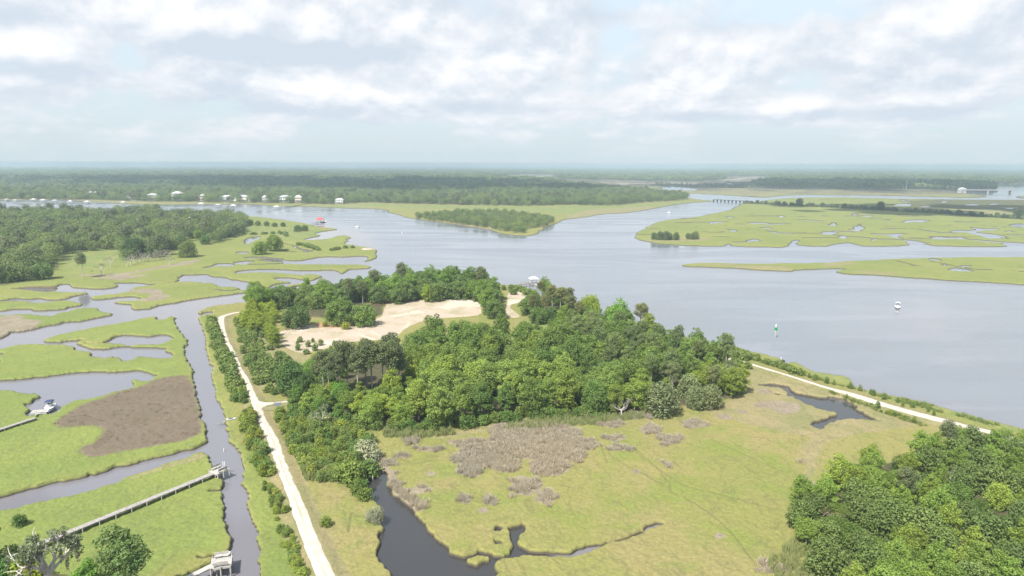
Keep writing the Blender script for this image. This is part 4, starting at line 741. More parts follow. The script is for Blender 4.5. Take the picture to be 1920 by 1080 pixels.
# -- lower left, beside the docks
plant_px('mossoak', 96, 1112, "old mossy oak with pale twisted limbs beside the long boardwalk", s=1.1)
plant_px('pine', 228, 1150, "wide dark pine in front of the marsh grass, right of the mossy oak", s=.78, sz=.8, var=2, col=(.7, .95, .65))
plant_px('pine', 252, 1160, "second wide pine behind the mossy oak, its crown joined to the first", s=.74, sz=.72, var=3, col=(.72, 1, .7))
plant_px('broadleaf', 172, 1140, "fresh green tree between the mossy oak and the pine", s=.66, sz=.62, var=0, col=(.8, 1.1, .8))
plant_px('oak', -52, 1085, "oak reaching in from the edge of the marsh over the creek bank", s=.72, sz=1.0, var=0)
for px, py, s, lb, c in [(38, 985, 1.0, "dark bush on the creek bank by the leaning oak", (.6, .75, .6)), (30, 1062, 1.6, "olive bush beside the boardwalk under the mossy oak", (.9, .9, .7)), (40, 1085, 1.5, "bright lime bush below the boardwalk", (1.6, 1.4, .6)), (8, 1085, 1.7, "blue green bush in the lower corner below the boardwalk", (.9, 1.25, 1.1)), (66, 1088, 1.2, "yellow bush at the foot of the mossy oak", (1.9, 1.6, .5))]: plant_px('shrub', px, py, lb, s=s, col=c)
# -- across the creek on the left: the lawns with single trees
OK2 = (.95, 1, 1)
for px, py, k, s, lb, c in [(82, 523, 'oak', .95, "dark oak standing at the marsh edge of the left wood", OK2), (62, 521, 'oak', .6, "smaller oak against the dark oak at the marsh edge", OK2), (18, 530, 'oak', .7, "green oak at the photo's edge of the left wood", (1.1, 1.15, 1)), (40, 527, 'broadleaf', .62, "grey green tree between the oaks at the marsh edge", (.8, .9, .95)),
    (156, 521, 'pine', .85, "single mossy pine on the lawn before the left wood", (1.3, 1.3, 1.5)), (352, 482, 'oak', 1.1, "low olive oak at the end of the pale thicket", (1.2, 1.1, 1)), (338, 463, 'oak', .85, "round dark oak in front of the left wood", OK2), (385, 458, 'oak', .8, "dark oak on the lawn by the tidal pool", (1, 1.15, 1)), (403, 442, 'broadleaf', 1.05, "light green tree at the far side of the lawn", (1.2, 1.2, .9)),
    (430, 444, 'oak', 1.0, "wide oak beside the tidal pool", OK2), (487, 477, 'oak', 1.0, "olive tree on the grass between two tidal pools", (1.5, 1.4, 1.0)), (515, 470, 'oak', 1.25, "larger olive tree beside the winding tidal creek", (1.6, 1.45, .95)), (531, 425, 'oak', .5, "round dark tree on the far point of grass", OK2), (558, 434, 'oak', .62, "left one of the two trees near the red roofed dock", (1.2, 1.15, 1.2)), (572, 433, 'oak', .62, "right one of the two trees near the red roofed dock", (1.3, 1.2, 1.2)),
    (252, 482, 'oak', 1.35, "very dark broad oak at the edge of the left wood", (.6, .68, .72)), (282, 479, 'oak', 1.1, "very dark oak right of the broad one at the edge of the left wood", (.62, .7, .72))]: plant_px(k, px, py, lb, s=s, col=c)
for px, py, k, s, c in [(418, 436, 'oak', .75, (.9, 1, 1)), (446, 430, 'oak', .8, (1, 1.05, 1)), (438, 424, 'broadleaf', .9, (1.3, 1.2, .9)), (458, 424, 'oak', .7, (1, 1, 1.05)), (470, 422, 'oak', .6, (1.2, 1.1, 1.2)), (484, 423, 'oak', .55, (1.25, 1.15, 1.25)), (500, 424, 'oak', .55, (1.3, 1.2, 1.3)), (515, 425, 'oak', .5, (1.2, 1.15, 1.2)), (372, 452, 'broadleaf', .8, (1, 1, .9)), (394, 428, 'oak', .8, (.9, 1, 1)), (362, 446, 'oak', .8, (.85, .95, .95))]:
    plant_px(k, px, py, KNAME[k].replace('_', ' ').replace('oak tree', 'oak') + " among the scattered trees between the left wood and the tidal pools", "scattered " + k + "s by the tidal pools", s=s, col=c)
for i, (px, py) in enumerate([(238, 499), (252, 494), (269, 491), (287, 489), (304, 487), (245, 497), (262, 491), (278, 490), (296, 488), (312, 487), (208, 500), (190, 516), (318, 496)]): plant_px('dead', px, py, "pale leafless tree in the thicket at the edge of the left wood", "pale leafless trees by the left wood", s=.85 + .1 * (i % 3))
# -- bushes: hedge along the road, scrub, levee
def along(spec, step, wid, seed, z=.9, closed=False):
    rr = random.Random(seed); p = pp('0 ' + spec) if spec[0].isdigit() or spec[0] == '-' else pp(spec); c = chaikin(G(p[:, 0], p[:, 1], z), 1, False); s_ = np.r_[0, np.cumsum(np.linalg.norm(np.diff(c, axis=0), axis=1))]; out = []
    t = 0.0
    while t < s_[-1]:
        k = t / s_[-1]; w = wid[0] + (wid[1] - wid[0]) * k; x = np.interp(t, s_, c[:, 0]); y = np.interp(t, s_, c[:, 1]); out.append((x + rr.uniform(-w, w), y + rr.uniform(-w * .6, w * .6))); t += step * rr.uniform(.7, 1.3)
    return out
BUSH = []
def bushes(pts, label, group, s=(.8, 1.3), cols=((1, 1, 1),), seed=1, tall=1.0):
    rr = random.Random(seed); P = np.array(pts); ok = np.ones(len(P), bool)
    for r_ in P_ROADS: ok &= sdf(r_, P, 4.0) < -.9
    Z = ground_h(P)
    for p, z, k in zip(P, Z, ok):
        if k and z > .5: BUSH.append((math.hypot(*p), p[0], p[1], float(z), label, group, rr.uniform(*s), rr.choice(cols), rr.uniform(*s) * tall))
GRN = ((1, 1, 1), (.8, .95, .9), (1.2, 1.15, .85), (.7, .85, .75)); OLV = ((1.25, 1.1, .85), (1.5, 1.3, .8), (1, 1, .9), (.85, .9, .8))
bushes(along("396,600 405,630 414,655 426,685 441,712 449,738 453,756", 1.05, (1.9, 2.1), 21), "green bush in the hedge left of the dirt road, beyond the gate track", "bushes in the hedge left of the dirt road beyond the gate", (.5, 1.35), GRN, 1)
bushes(along("461,778 469,808 479,838 489,868 500,893", .95, (1.6, 1.4), 22), "green bush in the hedge between creek and road, before the gate track", "bushes in the hedge between the creek and the road", (.5, 1.35), GRN + OLV, 2)
bushes(along("505,905 517,935 528,962 537,998 548,1038 562,1085", .8, (1.5, 1.2), 23), "small pale green bush in the thin hedge along the near end of the road", "bushes along the near end of the road", (.22, .75), ((1.5, 1.35, 1.0), (1.25, 1.15, 1), (1.7, 1.45, .95), (1, 1, .9)), 3)
rng = np.random.default_rng(5)
_s = poisson([W0("441,602 468,606 500,632 520,662 560,690 560,738 502,744 480,716 456,668")], 2.2, rng); _s = _s[vnoise(_s, 7.0, 51) + .35 * vnoise(_s, 2.5, 52) > .40]
bushes(_s, "scrubby bush between the dirt road and the pine stand", "bushes between the dirt road and the pine stand", (.5, 1.05), OLV + GRN, 4)
bushes(poisson([W0("522,778 600,772 645,802 692,830 690,858 705,905 682,925 640,898 600,904 578,898 556,858 533,818")], 2.05, rng), "leafy bush in the thicket right of the road, below the gate track", "bushes in the thicket right of the road", (.6, 1.25), GRN + OLV, 5)
bushes(along("545,765 600,792 700,806 850,806 960,785 1140,780", 2.0, (1.3, 1.0), 24), "dark bush at the foot of the wood along the marsh edge", "bushes at the foot of the wood along the marsh", (.8, 1.4), ((.7, .85, .75), (.85, .95, .8), (1, 1, .85)), 6)
bushes(along("L 0,78 120,125 250,160 330,185 400,212 L 450,228", 2.2, (1.6, 1.2), 25), "round bush on the river side of the levee road near the wood", "bushes on the river side of the levee road near the wood", (.6, 1.1), GRN, 7)
bushes(along("L 470,240 560,268 700,305 860,345 1000,392 1100,420 1250,465 1350,505", 3.2, (1.3, 1.1), 26), "low bush in the row along the river side of the levee road", "bushes in the row along the levee road", (.25, .62), GRN, 8)
bushes(along("L 940,450 1000,475 1080,500 1160,530 1260,560", 1.6, (1.5, 1.3), 27), "low bush between the levee road and the right hand wood", "bushes between the levee road and the right hand wood", (.3, .65), OLV, 9)
bushes(along("L 0,140 40,170 70,180 130,180 230,195 270,215", 2.4, (1.5, 1.5), 28), "small bush on the marsh side of the levee road", "bushes on the marsh side of the levee road", (.5, .9), OLV, 10)
bushes(poisson([W0("1300,640 1345,655 1400,672 1380,690 1340,680 1300,662")], 3.2, rng), "bush where the levee road leaves the middle wood", "bushes where the levee road leaves the wood", (.8, 1.4), GRN, 11)
bushes(poisson([W0("540,640 600,640 640,652 610,672 560,664")], 4.5, rng), "small bush scattered on the pale grass below the clearing", "small bushes scattered on the pale grass", (.4, .85), OLV, 12)
for px, py, s, lb, c in [(687, 905 - 20, 1.9, "large olive bush leaning over the head of the dark creek", (.9, .95, .8)), (655, 905, 2.0, "olive green bush with pale stems at the creek head", (1.1, 1.05, .85)), (672, 925, 1.25, "small green bush on the marsh just below the creek head", (1, 1, .8)), (684, 935, 1.1, "darker small bush beside the creek", (.8, .85, .6)), (611, 986, .75, "lone small bush in the yellow grass right of the road", (1, .95, .6)),
                         (962, 552, 1.5, "dark bush at the top of the sandy track", (.7, .75, .6)), (640 + 8, 617, 1.2, "yellow green bush under the oaks of the clearing", (1.5, 1.3, .6)), (610, 612, 1.0, "yellowish bush on the pine straw of the clearing", (1.6, 1.3, .55))]: plant_px('shrub', px, py, lb, s=s, col=c)
plant_px('silver', 687, 862, "big whitish flowering bush at the head of the dark creek", s=1.75, sz=1.9, var=0, col=(1.65, 1.7, 1.45))
plant_px('silver', 703, 978, "pale silvery bush on the left bank of the dark creek", s=.85, var=1, col=(1.5, 1.55, 1.4))
bushes(along("C 800,400 900,410 1010,450 1080,475", 3.0, (2, 2), 29) + along("C 1220,470 1400,440 1560,435", 6, (2, 2), 30) + along("C 160,265 300,270 480,255", 6, (3, 3), 31) + along("C 600,250 660,285 740,290", 6, (3, 3), 32), "dark bush on the low bank by the winding tidal creek", "bushes by the winding tidal creek", (1.0, 1.9), GRN, 13)

bushes(along('946,543 960,541 975,546 990,552 1002,557', 2.6, (2.2, 2.2), 41), 'dark bush on the river bank before the pavilion dock', 'bushes on the river bank before the pavilion dock', (1.0, 1.7), ((.75, .85, .7), (.95, .95, .8)), 14)
BUSH.sort(); [plant('shrub', x, y, lb, gr, s=s_, col=c_, z=z_, sz=t_) for _, x, y, z_, lb, gr, s_, c_, t_ in BUSH[:270]]

# ------------------------------------------------------------------ masses nobody could count
def scatter(name, protos, P, Z, mats, rng, label, cat, sc=(.8, 1.2), szr=(.85, 1.15), xy=None):
    """one object: its own mesh carries a few shapes and the points they are set on"""
    V, F, pid, tint, mi, k = [], [], [], [], [], 0
    for i, (v, f, t, m) in enumerate(protos): V.append(v); F.append(f + k); pid.append(np.full(len(v), i + 1)); tint.append(t); mi.append(np.full(len(f), m, np.int32)); k += len(v)
    n = len(P); V.append(np.c_[P, Z]); pid.append(np.zeros(n)); tint.append(np.zeros(n)); V = np.vstack(V); F = np.vstack(F)
    me = bpy.data.meshes.new(name); me.vertices.add(len(V)); me.vertices.foreach_set('co', V.astype(np.float32).ravel()); me.loops.add(F.size); me.loops.foreach_set('vertex_index', F.astype(np.int32).ravel())
    me.polygons.add(len(F)); me.polygons.foreach_set('loop_start', np.arange(0, F.size, 4, dtype=np.int32)); me.polygons.foreach_set('loop_total', np.full(len(F), 4, np.int32)); me.polygons.foreach_set('material_index', np.concatenate(mi)); me.update(calc_edges=True)
    def at(nm, ty, vals, key='value'): a = me.attributes.new(nm, ty, 'POINT'); a.data.foreach_set(key, vals)
    pad = lambda a, fill=0: np.r_[np.full(k, fill), a]
    at('pid', 'INT', np.concatenate(pid).astype(np.int32)); at('tint', 'FLOAT', np.concatenate(tint).astype(np.float32)); at('pick', 'INT', pad(rng.integers(0, len(protos), n)).astype(np.int32)); at('turn', 'FLOAT', pad(rng.uniform(0, 6.28, n)).astype(np.float32))
    s = rng.uniform(*sc, n) * (1 if xy is None else xy); S3 = np.stack([s, s, (s if xy is None else s / xy * np.sqrt(np.sqrt(xy))) * rng.uniform(*szr, n)], 1); at('size', 'FLOAT_VECTOR', np.vstack([np.ones((k, 3)), S3]).astype(np.float32).ravel(), 'vector')
    for m in mats: me.materials.append(m)
    o = bpy.data.objects.new(name, me); COL.objects.link(o); tag(o, label, cat, kind='stuff')
    g = bpy.data.node_groups.new(name + "_spread", 'GeometryNodeTree'); g.interface.new_socket("Geometry", in_out='INPUT', socket_type='NodeSocketGeometry'); g.interface.new_socket("Geometry", in_out='OUTPUT', socket_type='NodeSocketGeometry')
    N = g.nodes; L = g.links; gi = N.new('NodeGroupInput'); go = N.new('NodeGroupOutput')
    def attr(nm, ty): a = N.new('GeometryNodeInputNamedAttribute'); a.data_type = ty; a.inputs[0].default_value = nm; return next(s_ for s_ in a.outputs if s_.enabled)
    def sep(i):
        c = N.new('FunctionNodeCompare'); c.data_type = 'INT'; c.operation = 'EQUAL'; ins = [s_ for s_ in c.inputs if s_.enabled]; L.new(attr('pid', 'INT'), ins[0]); ins[1].default_value = i
        s_ = N.new('GeometryNodeSeparateGeometry'); s_.domain = 'POINT'; L.new(gi.outputs[0], s_.inputs[0]); L.new(c.outputs[0], s_.inputs[1]); return s_.outputs[0]
    g2i = N.new('GeometryNodeGeometryToInstance')
    for i in range(len(protos), 0, -1): L.new(sep(i), g2i.inputs[0])
    ip = N.new('GeometryNodeInstanceOnPoints'); L.new(sep(0), ip.inputs['Points']); L.new(g2i.outputs[0], ip.inputs['Instance']); ip.inputs['Pick Instance'].default_value = True
    L.new(attr('pick', 'INT'), ip.inputs['Instance Index']); cx = N.new('ShaderNodeCombineXYZ'); L.new(attr('turn', 'FLOAT'), cx.inputs[2]); L.new(cx.outputs[0], ip.inputs['Rotation']); L.new(attr('size', 'FLOAT_VECTOR'), ip.inputs['Scale'])
    L.new(ip.outputs[0], go.inputs[0]); md = o.modifiers.new("spread", 'NODES'); md.node_group = g
    return o
rng = np.random.default_rng(99)
def far_bushes():
    B = BUSH[270:]; pr = []
    for i in range(5): v, f, t = leaf_cloud(dome(11, rng.uniform(1.35, 1.9), rng.uniform(1.15, 1.7), 1.0, rng, (.38, .58), -.6), 420, .30, rng, .5); pr.append((v, f, t, 0))
    P = np.array([(b[1], b[2]) for b in B]); scatter("shrubs", pr, P, np.array([b[3] for b in B]) - .1, [M_SHRUB], rng, "green scrub and bushes beyond the gate and along the levee road", 'shrubs', (1, 1.0001), xy=np.array([b[6] for b in B]))
far_bushes()
def levee_grass():
    P = poisson([pw for pw in [world_poly("L 0,62 120,110 250,142 330,170 470,228 600,290 760,325 900,358 1050,390 1200,420 1330,455 1450,492 1600,538 1750,578 1750,590 1600,556 1450,512 1330,486 1200,450 1000,398 800,340 600,290 400,228 200,168 0,105"), world_poly("L 640,345 760,385 900,440 1000,480 1150,535 1270,580 1240,590 1100,545 980,500 860,450 740,405 620,360")]], .8, rng, n_try=40000); z, s, rd, _ = ground_h(P, True); k = (z > .5) & (rd < -.8) & (vnoise(P, 4., 61) > .3)
    P, z = P[k], z[k]; scatter("levee_grass", [tuft(46, .55, 1.0, .06, lean=.7) for _ in range(4)], P, z - .05, [foliage_mat("levee_grass", [(.12, .175, .05), (.165, .215, .065), (.21, .235, .09)], .35, .9)], rng, "rank green grass and weeds on both sides of the levee road", 'tall grass', (.4, 1.3))
def causeway_scrub():
    Q = np.array(along("1396,381 1430,382.5 1500,386 1580,390 1660,394.5 1740,399 1830,405 1930,411.5 2000,416", 2.2, (5, 5), 71)); pr = []
    for i in range(4): v, f, t = leaf_cloud(dome(9, rng.uniform(1.8, 2.6), rng.uniform(1.3, 2.2), 1.2, rng, (.38, .58), -.6), 220, .5, rng, .5); pr.append((v, f, t, 0))
    scatter("shrubs", pr, Q, ground_h(Q) - .1, [M_CEDAR], rng, "dark scrub under the long row of trees across the far marsh", 'shrubs', (.7, 1.6))
causeway_scrub()
M_FOREST = foliage_mat("forest_leaves", [(.085, .128, .050), (.125, .175, .062), (.19, .24, .08)], .3)
M_FPINE = foliage_mat("forest_pines", [(.075, .100, .052), (.100, .125, .062), (.125, .150, .072)], .25)
def mid_protos(n=7, leaves=1000, size=.46):
    out = []
    for i in range(n):
        pine = i == 5
        if pine: cl = dome(14, rng.uniform(4.2, 5.0), rng.uniform(3.2, 4.0), 9.5, rng, (.28, .46), -.8)
        else: cl = dome(16, rng.uniform(5.4, 7.6), rng.uniform(3.6, 5.0), rng.uniform(5.2, 7), rng, (.26, .46), -.85)
        v, f, t = leaf_cloud(cl, leaves, size, rng, .32, .1); out.append((v, f, np.clip(t * .35 + rng.uniform(0, .8), 0, 1), 1 if pine else 0))
    return out
def clump_protos(n=6):
    out = []
    for i in range(n):
        L = []
        for k in range(15): a, r = rng.uniform(0, 6.28), 19 * math.sqrt(rng.random()); q = rng.uniform(4, 6.5); L.append((r * math.cos(a), r * math.sin(a), rng.uniform(7, 11), q, q, q * .85))
        v, f, t = leaf_cloud(L, 420, 2.3, rng, .35, .05); out.append((v, f, t, 0 if i % 5 else 1))
    return out
MIDP = mid_protos(); CLP = clump_protos()
def forest(name, polys, spacing, label, far=False, pr=None, sc=(.75, 1.15), excl=(), dmin=0, thin=0.0):
    P = poisson(polys, spacing, rng, excl, n_try=260000); P = P[dist(P) > dmin]; P = P[(np.abs(P[:, 0]) < P[:, 1] * .95 + 60)]; Z = ground_h(P) if not far else np.full(len(P), .8)
    ok = (Z > .35) & (thin < rng.random(len(P)) + 1.15 * vnoise(P, 38., 44)); P, Z = P[ok], Z[ok]; return scatter(name, CLP if far else (pr or MIDP), P, Z - .2, [M_FOREST, M_FPINE], rng, label, 'forest', sc)
LW = W0("-250,406 0,403 300,405 430,410 458,416 452,440 400,455 345,443 332,468 290,484 235,488 228,466 150,473 105,480 105,500 58,526 0,533 -250,545")
forest("forest", [LW], 7.8, "grey green wood of pines and oaks across the creek on the left", sc=(.75, 1.3), thin=.62)
forest("forest", [W0("772,410 800,414 830,415 860,420 890,424 925,429 945,434 975,434 1000,428 1036,420 1036,412 1010,408 960,402 900,399 830,401 790,405"), W0("960,436 985,438 985,433 965,432")], 6.6, "low dark wood on the pointed island in mid river", pr=MIDP[:5], sc=(.42, .74))
FARP = [W0("-500,372 0,373.2 170,374.5 300,378 500,381 640,383.2 655,381 690,379.5 720,381 870,385 1000,386.5 1060,384.5 1146,386 1208,379.5 1259,377 1292,373 1250,365 1200,358.5 1120,350 1060,344 1000,340 -450,340")]
HOUSE_PX = [(176, 368.5), (206, 370.5), (243, 372), (288, 374.5), (334, 374.5), (381, 376), (426, 377), (457, 377.5), (499, 378), (535, 379), (560, 379.5), (637, 381.5)]
HEX = []
for px, py in HOUSE_PX:
    q = G(px, py + .5, 1.); HEX.append(np.array([[q[0] - 12, q[1] - 34], [q[0] + 12, q[1] - 34], [q[0] + 11, q[1] + 8], [q[0] - 11, q[1] + 8]]))
forest("forest", FARP, 11.5, "wooded far shore behind the waterfront houses and the wide river", sc=(.85, 1.3), excl=HEX)
FARC = [W0("-700,341 1000,341 1050,343.5 1035,337 950,336 940,327.5 1040,327.5 1050,334.5 1118,337.5 1240,340.2 1300,340.5 1356,337.5 1360,330.5 1443,330.5 1443,340 1410,346 1440,350.5 1560,352.5 1700,354.5 1795,357.5 1862,355 1862,345 1935,342.5 2500,342.5 2500,331 2500,320 -700,320")]
forest("forest", FARC, 36, "hazy blue green forest stretching back to the skyline", True, sc=(.9, 1.3), dmin=2300)
forest("forest", [W0("1225,343 1310,347.2 1400,343.5 1412,347 1440,351.5 1560,353 1700,355 1560,354.6 1420,353 1310,351.5 1262,349.3 1238,348.5")], 12, "low dark trees on the far tan flats", sc=(.5, .8), thin=.5)
FARD = [W0("-700,320.5 2500,320.5 2500,313.6 -700,313.6")]
def forest_sky():
    P = poisson(FARD, 150, rng, n_try=60000); P = P[np.abs(P[:, 0]) < P[:, 1] * .9]; scatter("forest", CLP, P, np.full(len(P), .8), [M_FOREST, M_FPINE], rng, "last faint forest along the skyline", 'forest', (3.6, 4.6), (.26, .34))
forest_sky()
def tuft(n, r, h, w, m=0, lean=.35):
    """a tussock of blades or stalks"""
    a = rng.uniform(0, 6.28, n); rr = r * np.sqrt(rng.random(n)); c = np.stack([rr * np.cos(a), rr * np.sin(a), np.zeros(n)], 1); b = rng.uniform(0, 6.28, n); wd = np.stack([np.cos(b), np.sin(b), np.zeros(n)], 1) * (w * rng.uniform(.6, 1.4, n))[:, None]
    hh = h * rng.uniform(.55, 1.15, n) * (1 - .35 * rr / r); tip = c * 1.15 + rng.normal(size=(n, 3)) * lean * h * .5; tip[:, 2] = hh; q = np.stack([c - wd, c + wd, tip + wd * .35, tip - wd * .35], 1)
    return q.reshape(-1, 3), np.arange(4 * n).reshape(-1, 4), np.repeat(rng.random(n), 4), m
P = rng.uniform((-40, 105), (110, 215), (60000, 2)); kk = np.max([sdf(q, P, 4.0) for q in [P_BROWN['reed'], P_BROWN['bank']] + P_RE], 0); P = P[(kk + (vnoise(P, 2.0, 31) - .5) * 3.2 + (vnoise(P, .7, 32) - .5) * 1.6 > .45) & (rng.random(len(P)) < .85)]; Z = ground_h(P); ok = Z > .3; print('REEDS', ok.sum())
scatter("dead_reeds", [tuft(54, .6, 1.0, .045, lean=.5) for _ in range(5)], P[ok], Z[ok] - .05, [M_REED], rng, "grey brown stands of dead reeds on the yellow marsh", 'reeds', (.6, 1.25))
P = poisson([P_BROWN['patch'], P_BROWN['leftisle']], 1.15, rng, n_try=160000); P = P[dist(P) < 330]; Z = ground_h(P)
scatter("dead_grass", [tuft(26, .6, .26, .05, lean=2.2) for _ in range(4)], P[::3], Z[::3] - .05, [foliage_mat("dead_grass", [(.105, .085, .066), (.135, .108, .083), (.165, .132, .10)], .2, .9)], rng, "matted brown dead grass on the green marsh left of the creek", 'dead grass', (.6, 1.2))
P = poisson([W0("955,800 1010,788 1100,783 1170,780 1210,775 1205,784 1130,794 1060,800 1000,806 950,806"), W0("1500,1000 1530,1060 1600,1140 1480,1140 1440,1060"), W0("560,870 620,885 610,905 575,900"), W0("720,808 800,812 850,808 850,815 780,822 722,820")], .75, rng); Z = ground_h(P)
scatter("tall_grass", [tuft(50, .5, 1.9, .05, lean=.2) for _ in range(4)], P, Z - .05, [M_TALLGRASS], rng, "tall pale green reeds along the foot of the woods", 'tall grass', (.6, 1.15))
levee_grass()
# ------------------------------------------------------------------ docks, boats, houses and other built things
M_DECK = plain("weathered_deck", (.265, .25, .24), .9, var=.18, scale=2.5); M_PILE = plain("pile_wood", (.34, .315, .285), .9, var=.25, scale=4); M_NEWWOOD = plain("pale_deck", (.36, .345, .32), .85, var=.12, scale=2.5)
M_WHITE = plain("white_paint", (.55, .55, .54), .45, var=.03, scale=2); M_HULL = plain("white_hull", (.80, .80, .80), .25, var=.02, scale=1, spec=.5); M_NAVY = plain("navy_canvas", (.03, .045, .11), .6, var=.1); M_BLUE = plain("blue_hull_band", (.05, .11, .30), .35, var=.05)
M_METAL = plain("galvanised_metal", (.48, .49, .50), .4, .7, var=.08); M_ROOFRED = plain("red_roof", (.42, .075, .07), .6, var=.12); M_ROOFGREY = plain("grey_roof", (.30, .305, .315), .75, var=.12, scale=1); M_ROOFPALE = plain("pale_roof", (.44, .445, .45), .6, var=.06, scale=1)
M_DARK = plain("dark_timber", (.055, .052, .05), .9, var=.3, scale=4); M_GLASS = plain("window_glass", (.05, .06, .075), .1, var=.1, spec=.6); M_GREEN = plain("green_board", (.02, .26, .09), .5, var=.05); M_BLACK = plain("black_plastic", (.03, .03, .032), .4, var=.1)
M_CREAM = plain("cream_wall", (.66, .61, .52), .8, var=.06, scale=1); M_GREYW = plain("grey_wall", (.45, .46, .47), .8, var=.06, scale=1); M_TANW = plain("tan_wall", (.52, .43, .34), .8, var=.06, scale=1); M_PINK = plain("pink_brick", (.46, .26, .21), .85, var=.1, scale=2); M_CONC = plain("pale_concrete", (.27, .265, .26), .9, var=.1, scale=.5); M_BLUEGREY = plain("blue_grey_gate", (.18, .215, .27), .5, var=.08)
def A3(px, py, z=0.0): p = G(px, py, z); return Vector((float(p[0]), float(p[1]), z))
def linked(name, src, parent, loc, rz=0.0, scale=None):
    o = bpy.data.objects.new(name, src.data); COL.objects.link(o); o.parent = parent; o.location = loc; o.rotation_euler = (0, 0, rz)
    if scale: o.scale = scale
    return o
def planks(mb, x0, x1, w, z, bw=.28, gap=.02, th=.05, y=0.0):
    n = max(1, int((x1 - x0) / bw)); r_ = random.Random(3)
    for i in range(n): mb.box((x0 + (i + .5) * (x1 - x0) / n, y + r_.uniform(-.02, .02), z + r_.uniform(-.008, .008)), ((x1 - x0) / n - gap, w, th))
def boardwalk(label, A, B, w, z, gap, mat=None, rail=False, group=None, name='boardwalk'):
    d = B - A; L = d.length; t = thing(name, label, 'boardwalk', (A.x, A.y, 0), math.atan2(d.y, d.x), group); mat = mat or M_DECK
    m = MB(); planks(m, 0, L, w, z); m.build('deck', mat, t)
    for s in (-1, 1): MB().box((L / 2, s * (w / 2 - .12), z - .14), (L, .07, .22)).build('stringer', mat, t)
    n = max(1, int(L / gap)); pm = None
    for i in range(n + 1):
        x = L * i / n
        for s in (-1, 1):
            if pm is None: pm = MB().tube([(0, 0, -1.2), (0, 0, z - .06)], [.14, .12], 8).build('pile', M_PILE, t); pm.location = (x, s * (w / 2 - .02), 0)
            elif i * 2 < 98: linked('pile', pm, t, (x, s * (w / 2 - .02), 0))
    bm_ = MB()
    for i in range(n + 1): bm_.box((L * i / n, 0, z - .33), (.12, w + .12, .16))
    bm_.build('cross_beam', M_PILE, t)
    if rail:
        r_ = MB()
        for s in (-1, 1):
            for i in range(n + 1): r_.box((L * i / n, s * (w / 2), z + .5), (.09, .09, 1.0))
            r_.box((L / 2, s * (w / 2), z + 1.02), (L, .14, .05)); r_.box((L / 2, s * (w / 2), z + .55), (L, .05, .09))
        r_.build('railing', M_PILE, t)
    return t
def platform(label, C, L, W, z, rz, mat=None, bench=True, name='dock_platform', cat='dock', group=None, ladder=False):
    t = thing(name, label, cat, (C.x, C.y, 0), rz, group); mat = mat or M_NEWWOOD
    m = MB(); planks(m, -L / 2, L / 2, W, z, .16); m.build('deck', mat, t)
    f = MB(); f.box((0, -W / 2 + .03, z - .16), (L, .08, .24)); f.box((0, W / 2 - .03, z - .16), (L, .08, .24)); f.box((-L / 2 + .03, 0, z - .16), (.08, W - .14, .24)); f.box((L / 2 - .03, 0, z - .16), (.08, W - .14, .24)); f.build('rim_joist', mat, t)
    p0 = None
    for sx in (-1, 0, 1):
        for sy in (-1, 1):
            q = (sx * (L / 2 - .15), sy * (W / 2 + .1), 0); top = z + (.15 if sx == 0 else .35)
            if p0 is None: p0 = MB().tube([(0, 0, -1.5), (0, 0, z + .25)], [.16, .14], 9).build('pile', M_PILE, t); p0.location = q
            else: linked('pile', p0, t, q)
    if bench:
        for sy in (-1, 1):
            b = MB(); b.box((0, sy * (W / 2 - .35), z + .45), (L * .7, .4, .06)); b.box((0, sy * (W / 2 - .1), z + .78), (L * .7, .06, .5))
            for sx in (-1, 1): b.box((sx * L * .3, sy * (W / 2 - .3), z + .23), (.08, .4, .4))
            b.build('bench', mat, t)
    return t
# the long boardwalk on the left and its landing in the creek
a, b = A3(-70, 1078, 1.75), A3(400, 887, 1.75); wk = boardwalk("long grey boardwalk on posts crossing the marsh to the creek landing", a, b, 1.35, 1.75, 3.1)
ang = math.atan2((b - a).y, (b - a).x)
platform("small railed landing at the creek end of the long boardwalk", A3(411, 882, 1.9), 3.2, 3.0, 1.9, ang, M_NEWWOOD)
m = thing('dock_ladder', "white ladder post standing on the creek landing", 'ladder', A3(418, 874, 1.95)); q = MB(); q.box((0, 0, .55), (.08, .08, 1.2)); q.box((.45, 0, .55), (.08, .08, 1.2)); q.build('upright', M_WHITE, m); q = MB(); [q.box((.22, 0, .2 + .25 * i), (.4, .05, .05)) for i in range(4)]; q.build('rung', M_WHITE, m)
# the lower dock at the frame's edge
a2, b2 = A3(300, 1108, 1.9), A3(402, 1058, 1.9); boardwalk("short boardwalk leading out to the dock at the photo's lower edge", a2, b2, 1.2, 1.9, 3.0, M_NEWWOOD)
platform("square deck with benches on posts in the creek at the photo's lower edge", A3(415, 1054, 2.0), 3.4, 3.6, 2.0, math.atan2((b2 - a2).y, (b2 - a2).x) * .35, M_NEWWOOD)
fl = thing('floating_dock', "white floating platform tied behind the square deck", 'dock', A3(419, 1041, .35)); q = MB(); planks(q, -1.1, 1.1, 1.5, .28, .2); q.build('deck', M_WHITE, fl); MB().box((0, 0, .05), (2.1, 1.4, .38)).build('float', M_GREYW, fl)
